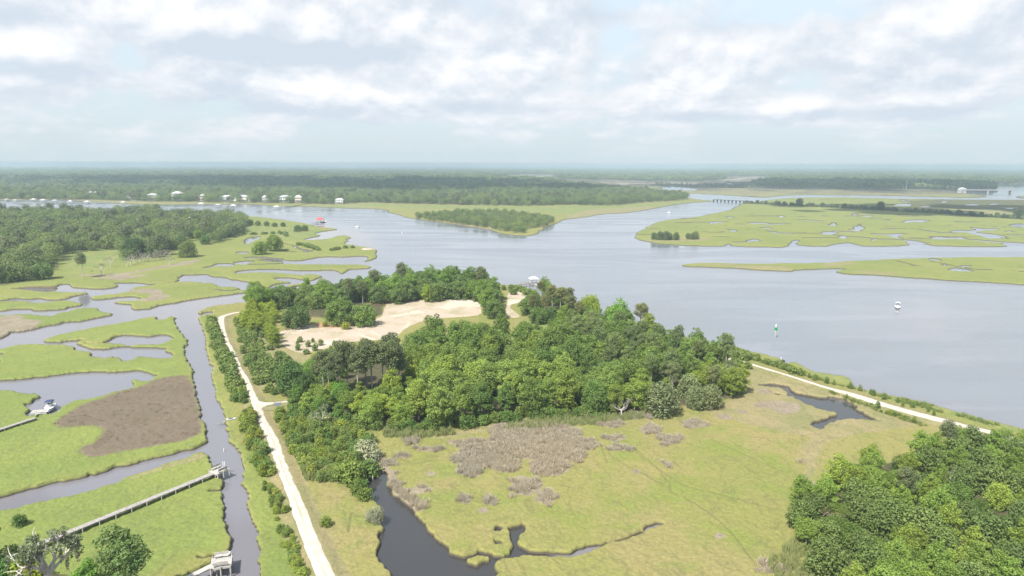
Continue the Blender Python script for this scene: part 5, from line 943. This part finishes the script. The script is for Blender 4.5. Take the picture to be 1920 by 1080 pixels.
# left dock with the moored boat
a3, b3 = A3(-60, 824, 1.5), A3(66, 783, 1.5); boardwalk("dark boardwalk crossing the marsh to the moored white boat", a3, b3, 1.2, 1.5, 3.4)
fd = thing('floating_dock', "pale floating dock beside the moored white boat", 'dock', A3(75, 773, .3), .25); q = MB(); planks(q, -2.1, 2.1, 2.6, .35, .2); q.build('deck', M_NEWWOOD, fd); MB().box((0, 0, .1), (4.0, 2.5, .4)).build('float', M_GREYW, fd)
gw = thing('gangway', "white gangway sloping down to the floating dock", 'gangway', A3(66, 781, 1.2)); q = MB(); d_ = A3(73, 775, .6) - A3(66, 781, 1.2); q.loft([[(0, -.5, .3), (0, .5, .3), (0, .5, .22), (0, -.5, .22)], [(d_.x, d_.y - .5, -.5), (d_.x, d_.y + .5, -.5), (d_.x, d_.y + .5, -.58), (d_.x, d_.y - .5, -.58)]]); q.build('walkway', M_WHITE, gw)
q = MB(); [q.tube([(0, s, 1.2), (d_.x, d_.y + s, .4)], .04, 5) for s in (-.5, .5)]; [q.tube([(d_.x * t_, d_.y * t_ + s, .25 - .75 * t_), (d_.x * t_, d_.y * t_ + s, 1.2 - .8 * t_)], .03, 5) for s in (-.5, .5) for t_ in (0, .5, 1)]; q.build('handrail', M_WHITE, gw)
def section(x, w, keel, sheer, flare=.8):
    return [(x, -w, sheer), (x, -w * flare, keel + (sheer - keel) * .45), (x, 0, keel), (x, w * flare, keel + (sheer - keel) * .45), (x, w, sheer), (x, w * .82, sheer - .02), (x, 0, sheer - .04), (x, -w * .82, sheer - .02)]
def boat(label, loc, rz, L, W, canopy, band, name='motorboat', group=None, motor=True):
    t = thing(name, label, 'boat', loc, rz, group); h = MB(); k = L / 6.0
    h.loft([section(-L / 2, W * .46, -.22, .75 * k), section(-L * .25, W * .5, -.28, .78 * k), section(L * .1, W * .49, -.28, .86 * k), section(L * .32, W * .34, -.2, .98 * k), section(L * .45, W * .13, 0, 1.08 * k), section(L * .5, W * .02, .25, 1.12 * k)]); h.build('hull', M_HULL, t, True)
    if band:
        bd = MB()
        for s in (-1, 1): bd.loft([[(x, s * (w + .015), z - .1), (x, s * (w + .03), z - .1), (x, s * (w + .03), z - .34), (x, s * (w * .93 + .015), z - .34)] for x, w, z in ((-L / 2, W * .46, .75 * k), (-L * .25, W * .5, .78 * k), (L * .1, W * .49, .86 * k), (L * .32, W * .34, .98 * k), (L * .45, W * .14, 1.08 * k))])
        bd.build('hull_band', band, t)
    MB().loft([[(-L * .42, -W * .36, .80 * k), (-L * .42, W * .36, .80 * k), (-L * .42, W * .36, .5 * k), (-L * .42, -W * .36, .5 * k)], [(L * .12, -W * .36, .88 * k), (L * .12, W * .36, .88 * k), (L * .12, W * .36, .5 * k), (L * .12, -W * .36, .5 * k)]]).build('cockpit_sole', M_GREYW, t)
    c = MB(); c.box((-L * .02, 0, 1.25 * k), (.9 * k, .9 * k, 1.0 * k), 0, .8); c.build('console', M_WHITE, t); MB().box((L * .08, 0, 1.85 * k), (.06, .85 * k, .4 * k)).build('windscreen', M_GLASS, t); MB().box((-L * .2, 0, 1.1 * k), (.5 * k, 1.1 * k, .6 * k)).build('seat', M_WHITE, t)
    z = 2.35 * k; r = MB(); nx, ny = 8, 6
    top = [[(-L * .2 + L * .36 * i / nx, W * .42 * (2 * j / ny - 1), z + .12 * (1 - (2 * j / ny - 1) ** 2)) for j in range(ny + 1)] for i in range(nx + 1)]
    v = [p for row in top for p in row]; v += [(x, y, zz - .09) for x, y, zz in v]; n1 = (nx + 1) * (ny + 1); f = []
    for i in range(nx):
        for j in range(ny): aa = i * (ny + 1) + j; f += [(aa, aa + ny + 1, aa + ny + 2, aa + 1), (aa + n1, aa + 1 + n1, aa + ny + 2 + n1, aa + ny + 1 + n1)]
    for i in range(nx): aa, bb = i * (ny + 1), i * (ny + 1) + ny; f += [(aa, aa + n1, aa + ny + 1 + n1, aa + ny + 1), (bb, bb + ny + 1, bb + ny + 1 + n1, bb + n1)]
    for j in range(ny): aa, bb = j, nx * (ny + 1) + j; f += [(aa, aa + 1, aa + 1 + n1, aa + n1), (bb, bb + n1, bb + 1 + n1, bb + 1)]
    r.add(v, f).build('canopy', canopy, t, True)
    for sx in (-L * .17, L * .13):
        for s in (-1, 1): MB().tube([(sx, s * W * .36, .7 * k), (sx, s * W * .38, z)], .03, 6).build('canopy_post', M_METAL, t)
    if motor:
        o = MB(); o.box((-L / 2 - .25, 0, .95 * k), (.5, .42, .65 * k), 0, .8); o.box((-L / 2 - .22, 0, .2), (.2, .16, 1.0)); o.build('outboard_motor', M_BLACK, t)
    return t
p = A3(94, 768, .25); boat("white motorboat with navy canopy and blue band, moored at the left dock", p, math.radians(-66), 6.4, 2.5, M_NAVY, M_BLUE)
p = A3(1683, 577.5, .2); boat("white motorboat with white canopy alone out on the wide river", p, math.radians(-118), 7.0, 2.7, M_WHITE, None)
for px, py, lb in [(1254.5, 399.5, "tiny white boat far up the narrow arm of the river"), (670, 426.5, "tiny white boat far out, between the red roofed dock and the island")]: p = A3(px, py, .2); boat(lb, p, math.radians(160), 5.5, 2.2, M_WHITE, None)
# pavilion dock behind the wood
def hip_roof(mb, L, W, z, h, ridge=.35, over=.5):
    x, y = L / 2 + over, W / 2 + over; r = L * ridge / 2
    mb.add([(-x, -y, z), (x, -y, z), (x, y, z), (-x, y, z), (-r, 0, z + h), (r, 0, z + h), (-x, -y, z - .18), (x, -y, z - .18), (x, y, z - .18), (-x, y, z - .18)], [(0, 1, 5, 4), (2, 3, 4, 5), (1, 2, 5), (3, 0, 4), (6, 7, 1, 0), (7, 8, 2, 1), (8, 9, 3, 2), (9, 6, 0, 3), (9, 8, 7, 6)])
def pavilion(label, C, rz, L, W, z, roof, name='dock_pavilion', group=None, posts=M_WHITE, hroof=1.3, eave=2.5):
    t = thing(name, label, 'pavilion', (C.x, C.y, 0), rz, group)
    m = MB(); planks(m, -L / 2 - .5, L / 2 + .5, W + 1, z, .3); m.build('deck', M_DECK, t); r = MB(); hip_roof(r, L, W, z + eave, hroof); r.build('roof', roof, t)
    p0 = None; l0 = None
    for sx in (-1, 0, 1):
        for sy in (-1, 1):
            q = (sx * (L / 2 - .1), sy * (W / 2 - .1), 0)
            if p0 is None: p0 = MB().box((0, 0, z + eave / 2), (.2, .2, eave)).build('post', posts, t); p0.location = q; l0 = MB().tube([(0, 0, -1.2), (0, 0, z)], .17, 7).build('pile', M_PILE, t); l0.location = q
            else: linked('post', p0, t, q); linked('pile', l0, t, q)
    rl = MB()
    for sy in (-1, 1): rl.box((0, sy * (W / 2), z + .95), (L, .1, .08)); [rl.box((-L / 2 + .4 + .4 * i, sy * (W / 2), z + .47), (.05, .05, .9)) for i in range(int(L / .4) - 1)]
    rl.build('railing', posts, t)
    return t
pc = A3(1000.5, 530, 2.2); pavilion("white roofed open pavilion at the end of the dock behind the wood", pc, .12, 4.6, 4.0, 2.2, M_ROOFPALE)
boardwalk("railed pier on many posts left of the white roofed pavilion", A3(970, 533, 1.9), A3(994, 530.5, 1.9), 1.8, 1.9, 1.7, rail=True, name='pier')
boardwalk("pale ramp running down from the pavilion behind the oak", A3(1004, 533, 2.1), A3(1020, 541, 2.1), 1.6, 2.1, 2.2, M_NEWWOOD, name='pier')
# red roofed boathouse dock
rc = A3(600, 415.5, 1.6); pavilion("red roofed boathouse on posts in the river off the grassy point", rc, .1, 8.5, 6.5, 1.6, M_ROOFRED, name='boathouse', hroof=2.6, eave=2.6); boardwalk("thin pier joining the grassy point to the red roofed boathouse", A3(583, 418.2, 1.5), A3(596, 416.6, 1.5), 1.4, 1.5, 3.2, name='pier'); boat("white boat tied up beside the red roofed boathouse", A3(607, 416.8, .2), 0.1, 7, 2.6, M_WHITE, None)
# docks along the far shore
FD = [(13, 376.8, 'grey', "leftmost small dock house off the far shore"), (29, 378.2, 'grey', "low dark dock house second from the left off the far shore"), (63, 376.6, 'white', "white boathouse third from the left off the far shore"), (81, 377.8, 'white', "broad white boathouse off the far shore, left of the dark one"), (103, 378.8, 'grey', "dark grey boathouse between two white ones off the far shore"), (132, 380.3, 'white', "small white boathouse off the far shore, well left of the long white pier"), (163.5, 381.2, 'white', "white boathouse at the river end of the long white pier"), (231, 382, 'white', "small pale boathouse off the far shore below the white house"),
      (377, 384.8, 'white', "white boathouse beyond the right end of the left wood"), (409, 387.3, 'grey', "grey boathouse in the row beyond the left wood"), (437.5, 388.3, 'white', "wide boathouse with pale roof in the row beyond the left wood"), (519, 390.8, 'white', "white boathouse furthest to the right on the far shore, with a slanting pier")]
for i, (px, py, k, lb) in enumerate(FD): pavilion(lb, A3(px, py, 1.5), (i * 37 % 11) * .06 - .3, 8.5 if i not in (0, 1, 5, 7) else 6, 6, 1.5, M_ROOFPALE if k == 'white' else M_ROOFGREY, name='boathouse', group='boathouses off the far shore', hroof=1.7, eave=2.8)
for (x0, y0), (x1, y1), mt, lb in [((168, 380.6), (301, 374.2), M_WHITE, "long white pier slanting from the far shore to its boathouse"), ((524, 390), (582, 381), M_DARK, "dark pier slanting from the far marsh to the last boathouse"), ((384, 384.8), (450, 381), M_DECK, "thin grey pier behind the first boathouse beyond the left wood"), ((418, 387), (452, 382.5), M_DECK, "thin pier of the grey boathouse beyond the left wood"), ((25, 390.6), (88, 386.8), M_DARK, "dark floating breakwater in the river beyond the left wood")]: boardwalk(lb, A3(x0, y0, 1.4), A3(x1, y1, 1.4), 2.2, 1.4, 12 if mt is M_WHITE else 8, mt, name='pier')
# houses on the far shore
def house(label, px, py, L, W, H_, wall, roof, rz=0.0, wings=0, porch=True, storeys=2, group=None, hr=3.6):
    C = A3(px, py, 1.0); t = thing('house', label, 'house', (C.x, C.y, .9), rz, group); MB().box((0, 0, H_ / 2), (L, W, H_)).build('wall', wall, t); r = MB(); hip_roof(r, L, W, H_ + .1, hr, .45, .7); rf = r.build('roof', roof, t); MB().box((L * .22, W * .1, H_ + hr * .75), (1.1, 1.1, hr * .9)).build('chimney', M_PINK, rf)
    n = max(3, int(L / 3.2)); w0 = None
    for s in range(storeys):
        for i in range(n):
            q = (-L / 2 + (i + .5) * L / n, -W / 2 - .03, (s + .55) * H_ / storeys)
            if w0 is None: w0 = MB().box((0, 0, 0), (1.5, .12, 1.9)).build('window', M_GLASS, t); w0.location = q
            else: linked('window', w0, t, q)
    if porch:
        p_ = MB(); p_.box((0, -W / 2 - 1.5, H_ / 2 - .1), (L * .8, 2.8, .22)); [p_.box((-L * .38 + L * .76 * i / 5, -W / 2 - 2.7, H_ / 4 - .1), (.28, .28, H_ / 2 - .25)) for i in range(6)]; p_.build('porch', M_WHITE, t)
    for w in range(wings):
        s = -1 if w == 0 else 1; MB().box((s * (L / 2 + L * .2 - .03), .6, H_ * .36), (L * .4, W * .8, H_ * .72)).build('wing', wall, t); r = MB(); hip_roof(r, L * .4, W * .8, H_ * .72 + .08, 2.2, .3, .5); o = r.build('wing_roof', roof, t); o.location = (s * (L / 2 + L * .2), .6, 0)
    return t
HS = [(176, 368.5, 20, 12, 8, M_CREAM, M_ROOFGREY, 1, "cream house with steep grey roof half hidden by trees, leftmost on the far shore"), (206, 370.5, 10, 9, 6, M_WHITE, M_ROOFPALE, 0, "little white house between trees right of the cream one"), (243, 372, 9, 8, 5, M_WHITE, M_ROOFGREY, 0, "small white cottage showing among trees left of the wide white house"), (288, 374.5, 20, 13, 9, M_WHITE, M_ROOFGREY, 0, "wide white house at the landward end of the long white pier"),
      (334, 374.5, 18, 13, 12.5, M_GREYW, M_ROOFPALE, 0, "tallest house on the far shore, pale and three storeys high"), (381, 376, 9, 9, 9, M_TANW, M_ROOFGREY, 0, "narrow tan house against the dark trees of the far shore"), (426, 377, 20, 12, 7.5, M_WHITE, M_ROOFPALE, 1, "low white house with a side wing, left of the cream mansion"), (457, 377.5, 22, 14, 8.5, M_CREAM, M_ROOFGREY, 2, "broad cream mansion with two wings on the far shore"), (499, 378, 12, 10, 8, M_WHITE, M_ROOFPALE, 0, "white house mostly hidden by trees right of the cream mansion"), (535, 379, 19, 13, 9.5, M_WHITE, M_ROOFGREY, 0, "white house with big grey hipped roof, second from the right on the shore"), (560, 379.5, 11, 11, 9.5, M_TANW, M_ROOFPALE, 0, "tan house with pale roof just right of the grey hipped one"), (637, 381.5, 14, 10, 6, M_WHITE, M_ROOFPALE, 0, "white house low behind bushes, last on the right of the shore")]
for i, (px, py, L, W, H_, wl, rf, wg, lb) in enumerate(HS): house(lb, px, py, L, W, H_, wl, rf, (i * 53 % 7 - 3) * .07, wg, storeys=3 if H_ > 11 else 2, group='houses on the far shore')
house("pinkish brick house glimpsed in the left wood", 358, 424, 9, 8, 6.5, M_PINK, M_TANW, .2, 0, False)
for px, py, L, lb in [(1785, 355.6, 26, "long white shed by the far bridge"), (1803.5, 357.6, 16, "white gabled shed nearest the far bridge"), (1367, 348, 22, "small white building on the far tan flats")]: house(lb, px, py, L, 14, 6, M_WHITE, M_ROOFPALE, .1, 0, False, 1, hr=3)
# markers, buoys, poles
def daymark(label, px, py, h, panel):
    C = A3(px, py); t = thing('channel_marker', label, 'marker', C); MB().tube([(0, 0, -2), (0, 0, h)], [.24, .2], 9).build('pile', M_PILE, t)
    for rz in (0, 1.57): MB().box((0, -.26 if rz == 0 else 0, h * .72), (1.3, .06, 1.3) if rz == 0 else (.06, 1.25, 1.25), .2).build('board', panel, t)
    MB().tube([(0, 0, h), (0, 0, h + .5)], [.28, .12], 8).build('lamp', M_WHITE, t); MB().tube([(0, 0, h * .45), (0, 0, h * .98)], .25, 9).build('white_sleeve', M_WHITE, t)
daymark("green channel marker on a pile in the river near the levee", 1453.5, 633, 5.2, M_GREEN); daymark("white channel marker far out in the river left of the island", 754, 445.5, 5.5, M_WHITE)
def float_post(label, px, py, h): t = thing('marker_buoy', label, 'buoy', A3(px, py)); q = MB(); q.tube([(0, 0, -.3), (0, 0, h * .45), (0, 0, h * .5), (0, 0, h)], [.13, .13, .085, .10], 9); q.build('float', M_WHITE, t); MB().tube([(0, 0, h * .28), (0, 0, h * .38)], .14, 9).build('band', M_GREYW, t); return t
float_post("white marker buoy at the head of the dark creek", 699, 901, 1.0); float_post("white marker buoy in the long creek above the boardwalk landing", 420, 847, .95)
def pole(label, px, py, h): t = thing('power_pole', label, 'power pole', A3(px, py, .8), 0, 'tall poles on the far flats'); MB().tube([(0, 0, 0), (0, 0, h)], [.75, .4], 8).build('mast', M_CONC, t); MB().box((0, 0, h * .93), (4.2, .3, .3)).build('cross_arm', M_METAL, t)
for px, py, h, lb in [(1466, 350, 20, "leftmost thin pole before the dark far wood"), (1534, 350.5, 17, "thin pole second from the left before the dark far wood"), (1608.5, 353, 17, "pole in the middle of the row before the dark far wood"), (1699, 356, 26, "thickest white pole before the dark far wood"), (1799, 357, 27, "tall white pole beside the sheds and the bridge")]: pole(lb, px, py, h)
# bridges
def bridge(label, A, B, w, z, gap, dth, pw, mat, rail=True, name='bridge'):
    d = B - A; L = d.length; t = thing(name, label, 'bridge', (A.x, A.y, 0), math.atan2(d.y, d.x)); MB().box((L / 2, 0, z), (L, w, dth)).build('deck', mat, t); n = max(2, int(L / gap)); p0 = None
    for i in range(n + 1):
        if p0 is None: p0 = MB().box((0, 0, (z - dth / 2 - 1) / 2 - .01), (pw, w * .85, z - dth / 2 + 1)).build('pier', mat if pw > 1.5 else M_DARK, t); p0.location = (0, 0, 0)
        else: linked('pier', p0, t, (L * i / n, 0, 0))
    if rail:
        for s in (-1, 1): MB().box((L / 2, s * (w / 2 - .1), z + dth / 2 + .45), (L, .25, .9)).build('parapet', mat, t)
bridge("long pale highway bridge over the far water at the right", A3(1806, 361.2, 0), A3(1895, 361.8, 0), 12, 7.0, 42, 1.5, 4.5, M_CONC)
bridge("old dark timber trestle bridging the river arm in line with the trees", A3(1338, 378.2, 0), A3(1402, 381.4, 0), 4, 4.2, 8, .9, 1.1, M_DARK, False, 'trestle_bridge')
# trees along the causeway
for i, t in enumerate(along("1396,381 1430,382.5 1500,386 1580,390 1660,394.5 1740,399 1830,405 1930,411.5 2000,416", 5.0, (6, 6), 61)):
    big = i in (20, 52, 91, 124, 146); plant('cedar', t[0], t[1], "dark tree in the long straight row across the far marsh", "trees in the long row across the far marsh", s=(2.1 if big else rnd.uniform(.45, 1.15)), col=(.70, .76, .72), parts=False)
for i, (px, py) in enumerate([(1226, 449), (1238, 449.5), (1249, 450), (1256, 449), (1268, 450), (1290, 448), (1298, 449), (1304, 448.5)]): plant_px('cedar', px, py, "grey green tree on the sandy bank of the right marsh island", "trees on the right marsh island", s=rnd.uniform(.7, 1.25), col=(.9, .95, .8), parts=False)
# gate at the wood's entrance
gp = A3(509, 770, 1.1); gt = thing('gate', "blue grey metal gate across the track to the wood", 'gate', A3(521, 762, 1.1), .3); q = MB(); q.box((0, 0, .65), (1.5, .07, 1.0)); q.build('gate_panel', M_BLUEGREY, gt)
for s in (-1, 1): MB().box((s * .9, 0, .7), (.16, .16, 1.4)).build('gate_post', M_BLUEGREY, gt)
fc = thing('rail_fence', "weathered rail fence curving beside the gate", 'fence', gp); q = MB(); [q.box((-1.6 + i * 1.3, .3 * i, .45), (.12, .12, .95)) for i in range(4)]; q.build('post', M_PILE, fc); q = MB(); [q.tube([(-1.6, 0, z_), (2.3, .9, z_)], .05, 5) for z_ in (.45, .85)]; q.build('rail', M_PILE, fc)
# wreckage on the creek bank, dark piles on the river bank
wr = thing('wrecked_dinghy', "wrecked dinghy with broken boards on the bank of the long creek", 'wreck', A3(434, 787, .8), .25); h = MB(); h.loft([section(-1.2, .45, -.1, .36), section(0, .5, -.1, .38), section(.9, .32, 0, .44), section(1.3, .05, .2, .48)]); h.build('hull', M_GREYW, wr, True); MB().box((-.2, 0, .40), (1.2, .6, .06)).build('cover', M_BLACK, wr)
lm = thing('broken_boards', "grey broken boards lying on the mud below the wrecked dinghy", 'boards', A3(424, 792, .45), .3); q = MB(); r_ = random.Random(4); [q.box((r_.uniform(-2, 2), r_.uniform(-.8, .8), .12 + .05 * i), (r_.uniform(1.2, 2.4), .16, .05), r_.uniform(-.6, .9)) for i in range(9)]; q.build('board', M_DECK, lm)
for px, py, s, lb in [(1466, 681, 1.5, "dark square timber block at the water's edge below the levee"), (1460, 680.5, 1.2, "dark timber block left of the square one at the water's edge"), (1453, 680, .9, "low dark timber lying left of the two blocks at the water's edge")]: t = thing('timber_crib', lb, 'timber', A3(px, py, .6), .2, 'dark timbers at the water'); q = MB(); [q.box((0, 0, .1 + .3 * i), (s * (1 if i % 2 else .96), s * (.96 if i % 2 else 1), .26)) for i in range(int(s * 3))]; q.build('beam', M_DARK, t)
MBp = thing('white_post', "thin white post beside the dark timber blocks", 'post', A3(1464, 679, .6)); MB().box((0, 0, .8), (.2, .2, 2.2)).build('post', M_WHITE, MBp)

# ------------------------------------------------------------------ clouds overhead (they shade the far woods) and the air
M_CLOUD = new_mat("cloud")[0]; M_CLOUD.node_tree.nodes['Principled BSDF'].inputs['Base Color'].default_value = (.8, .8, .8, 1); M_CLOUD.node_tree.nodes['Principled BSDF'].inputs['Roughness'].default_value = 1
def cloud(px, py, rx, ry, seed, h=900.0):
    r_ = random.Random(seed); c = G(px, py, 11.0); k = h / math.tan(SUN_EL); cx, cy_ = c[0] + SUN_DIR[0] * k, c[1] + SUN_DIR[1] * k; m = MB()
    for i in range(64):
        a, q = r_.uniform(0, 6.28), math.sqrt(r_.random()); x, y = rx * q * math.cos(a), ry * q * math.sin(a); R_ = min(rx, ry) * r_.uniform(.22, .38) * (1.15 - .5 * q); rings = []
        for j in range(7): t = -1.2 + 2.75 * j / 6; rr = max(.02, math.cos(t * .98)) * R_; rings.append([(x + rr * math.cos(2 * math.pi * s / 10), y + rr * math.sin(2 * math.pi * s / 10), R_ * .6 * math.sin(t) * (1 if t > 0 else .35)) for s in range(10)])
        m.loft(rings)
    o = m.build('cloud', M_CLOUD, None, True); o.location = (cx, cy_, h); tag(o, kind='structure')
def haze():
    o = MB().box((0, 20800, 38.0), (170000, 44500, 79.5)).build('haze', None); m = bpy.data.materials.new("haze"); m.use_nodes = True; N = NT(m.node_tree); N.n.clear()
    out = N.new('ShaderNodeOutputMaterial'); v = N.new('ShaderNodeVolumePrincipled'); v.inputs['Color'].default_value = (.44, .56, .64, 1); v.inputs['Density'].default_value = HAZE_D; v.inputs['Anisotropy'].default_value = 0.0
    N.l.new(v.outputs[0], out.inputs['Volume']); o.data.materials.append(m); tag(o, kind='stuff'); o['label'] = "thin pale summer haze fading the distance"; o['category'] = 'haze'
HAZE_D = 0.00018
for c in [(1590, 342, 700, 520, 1), (780, 346, 620, 380, 2), (560, 337, 900, 500, 5), (240, 333, 800, 420, 3), (1830, 381, 330, 150, 4)]: cloud(*c, h=1250.0)
haze()
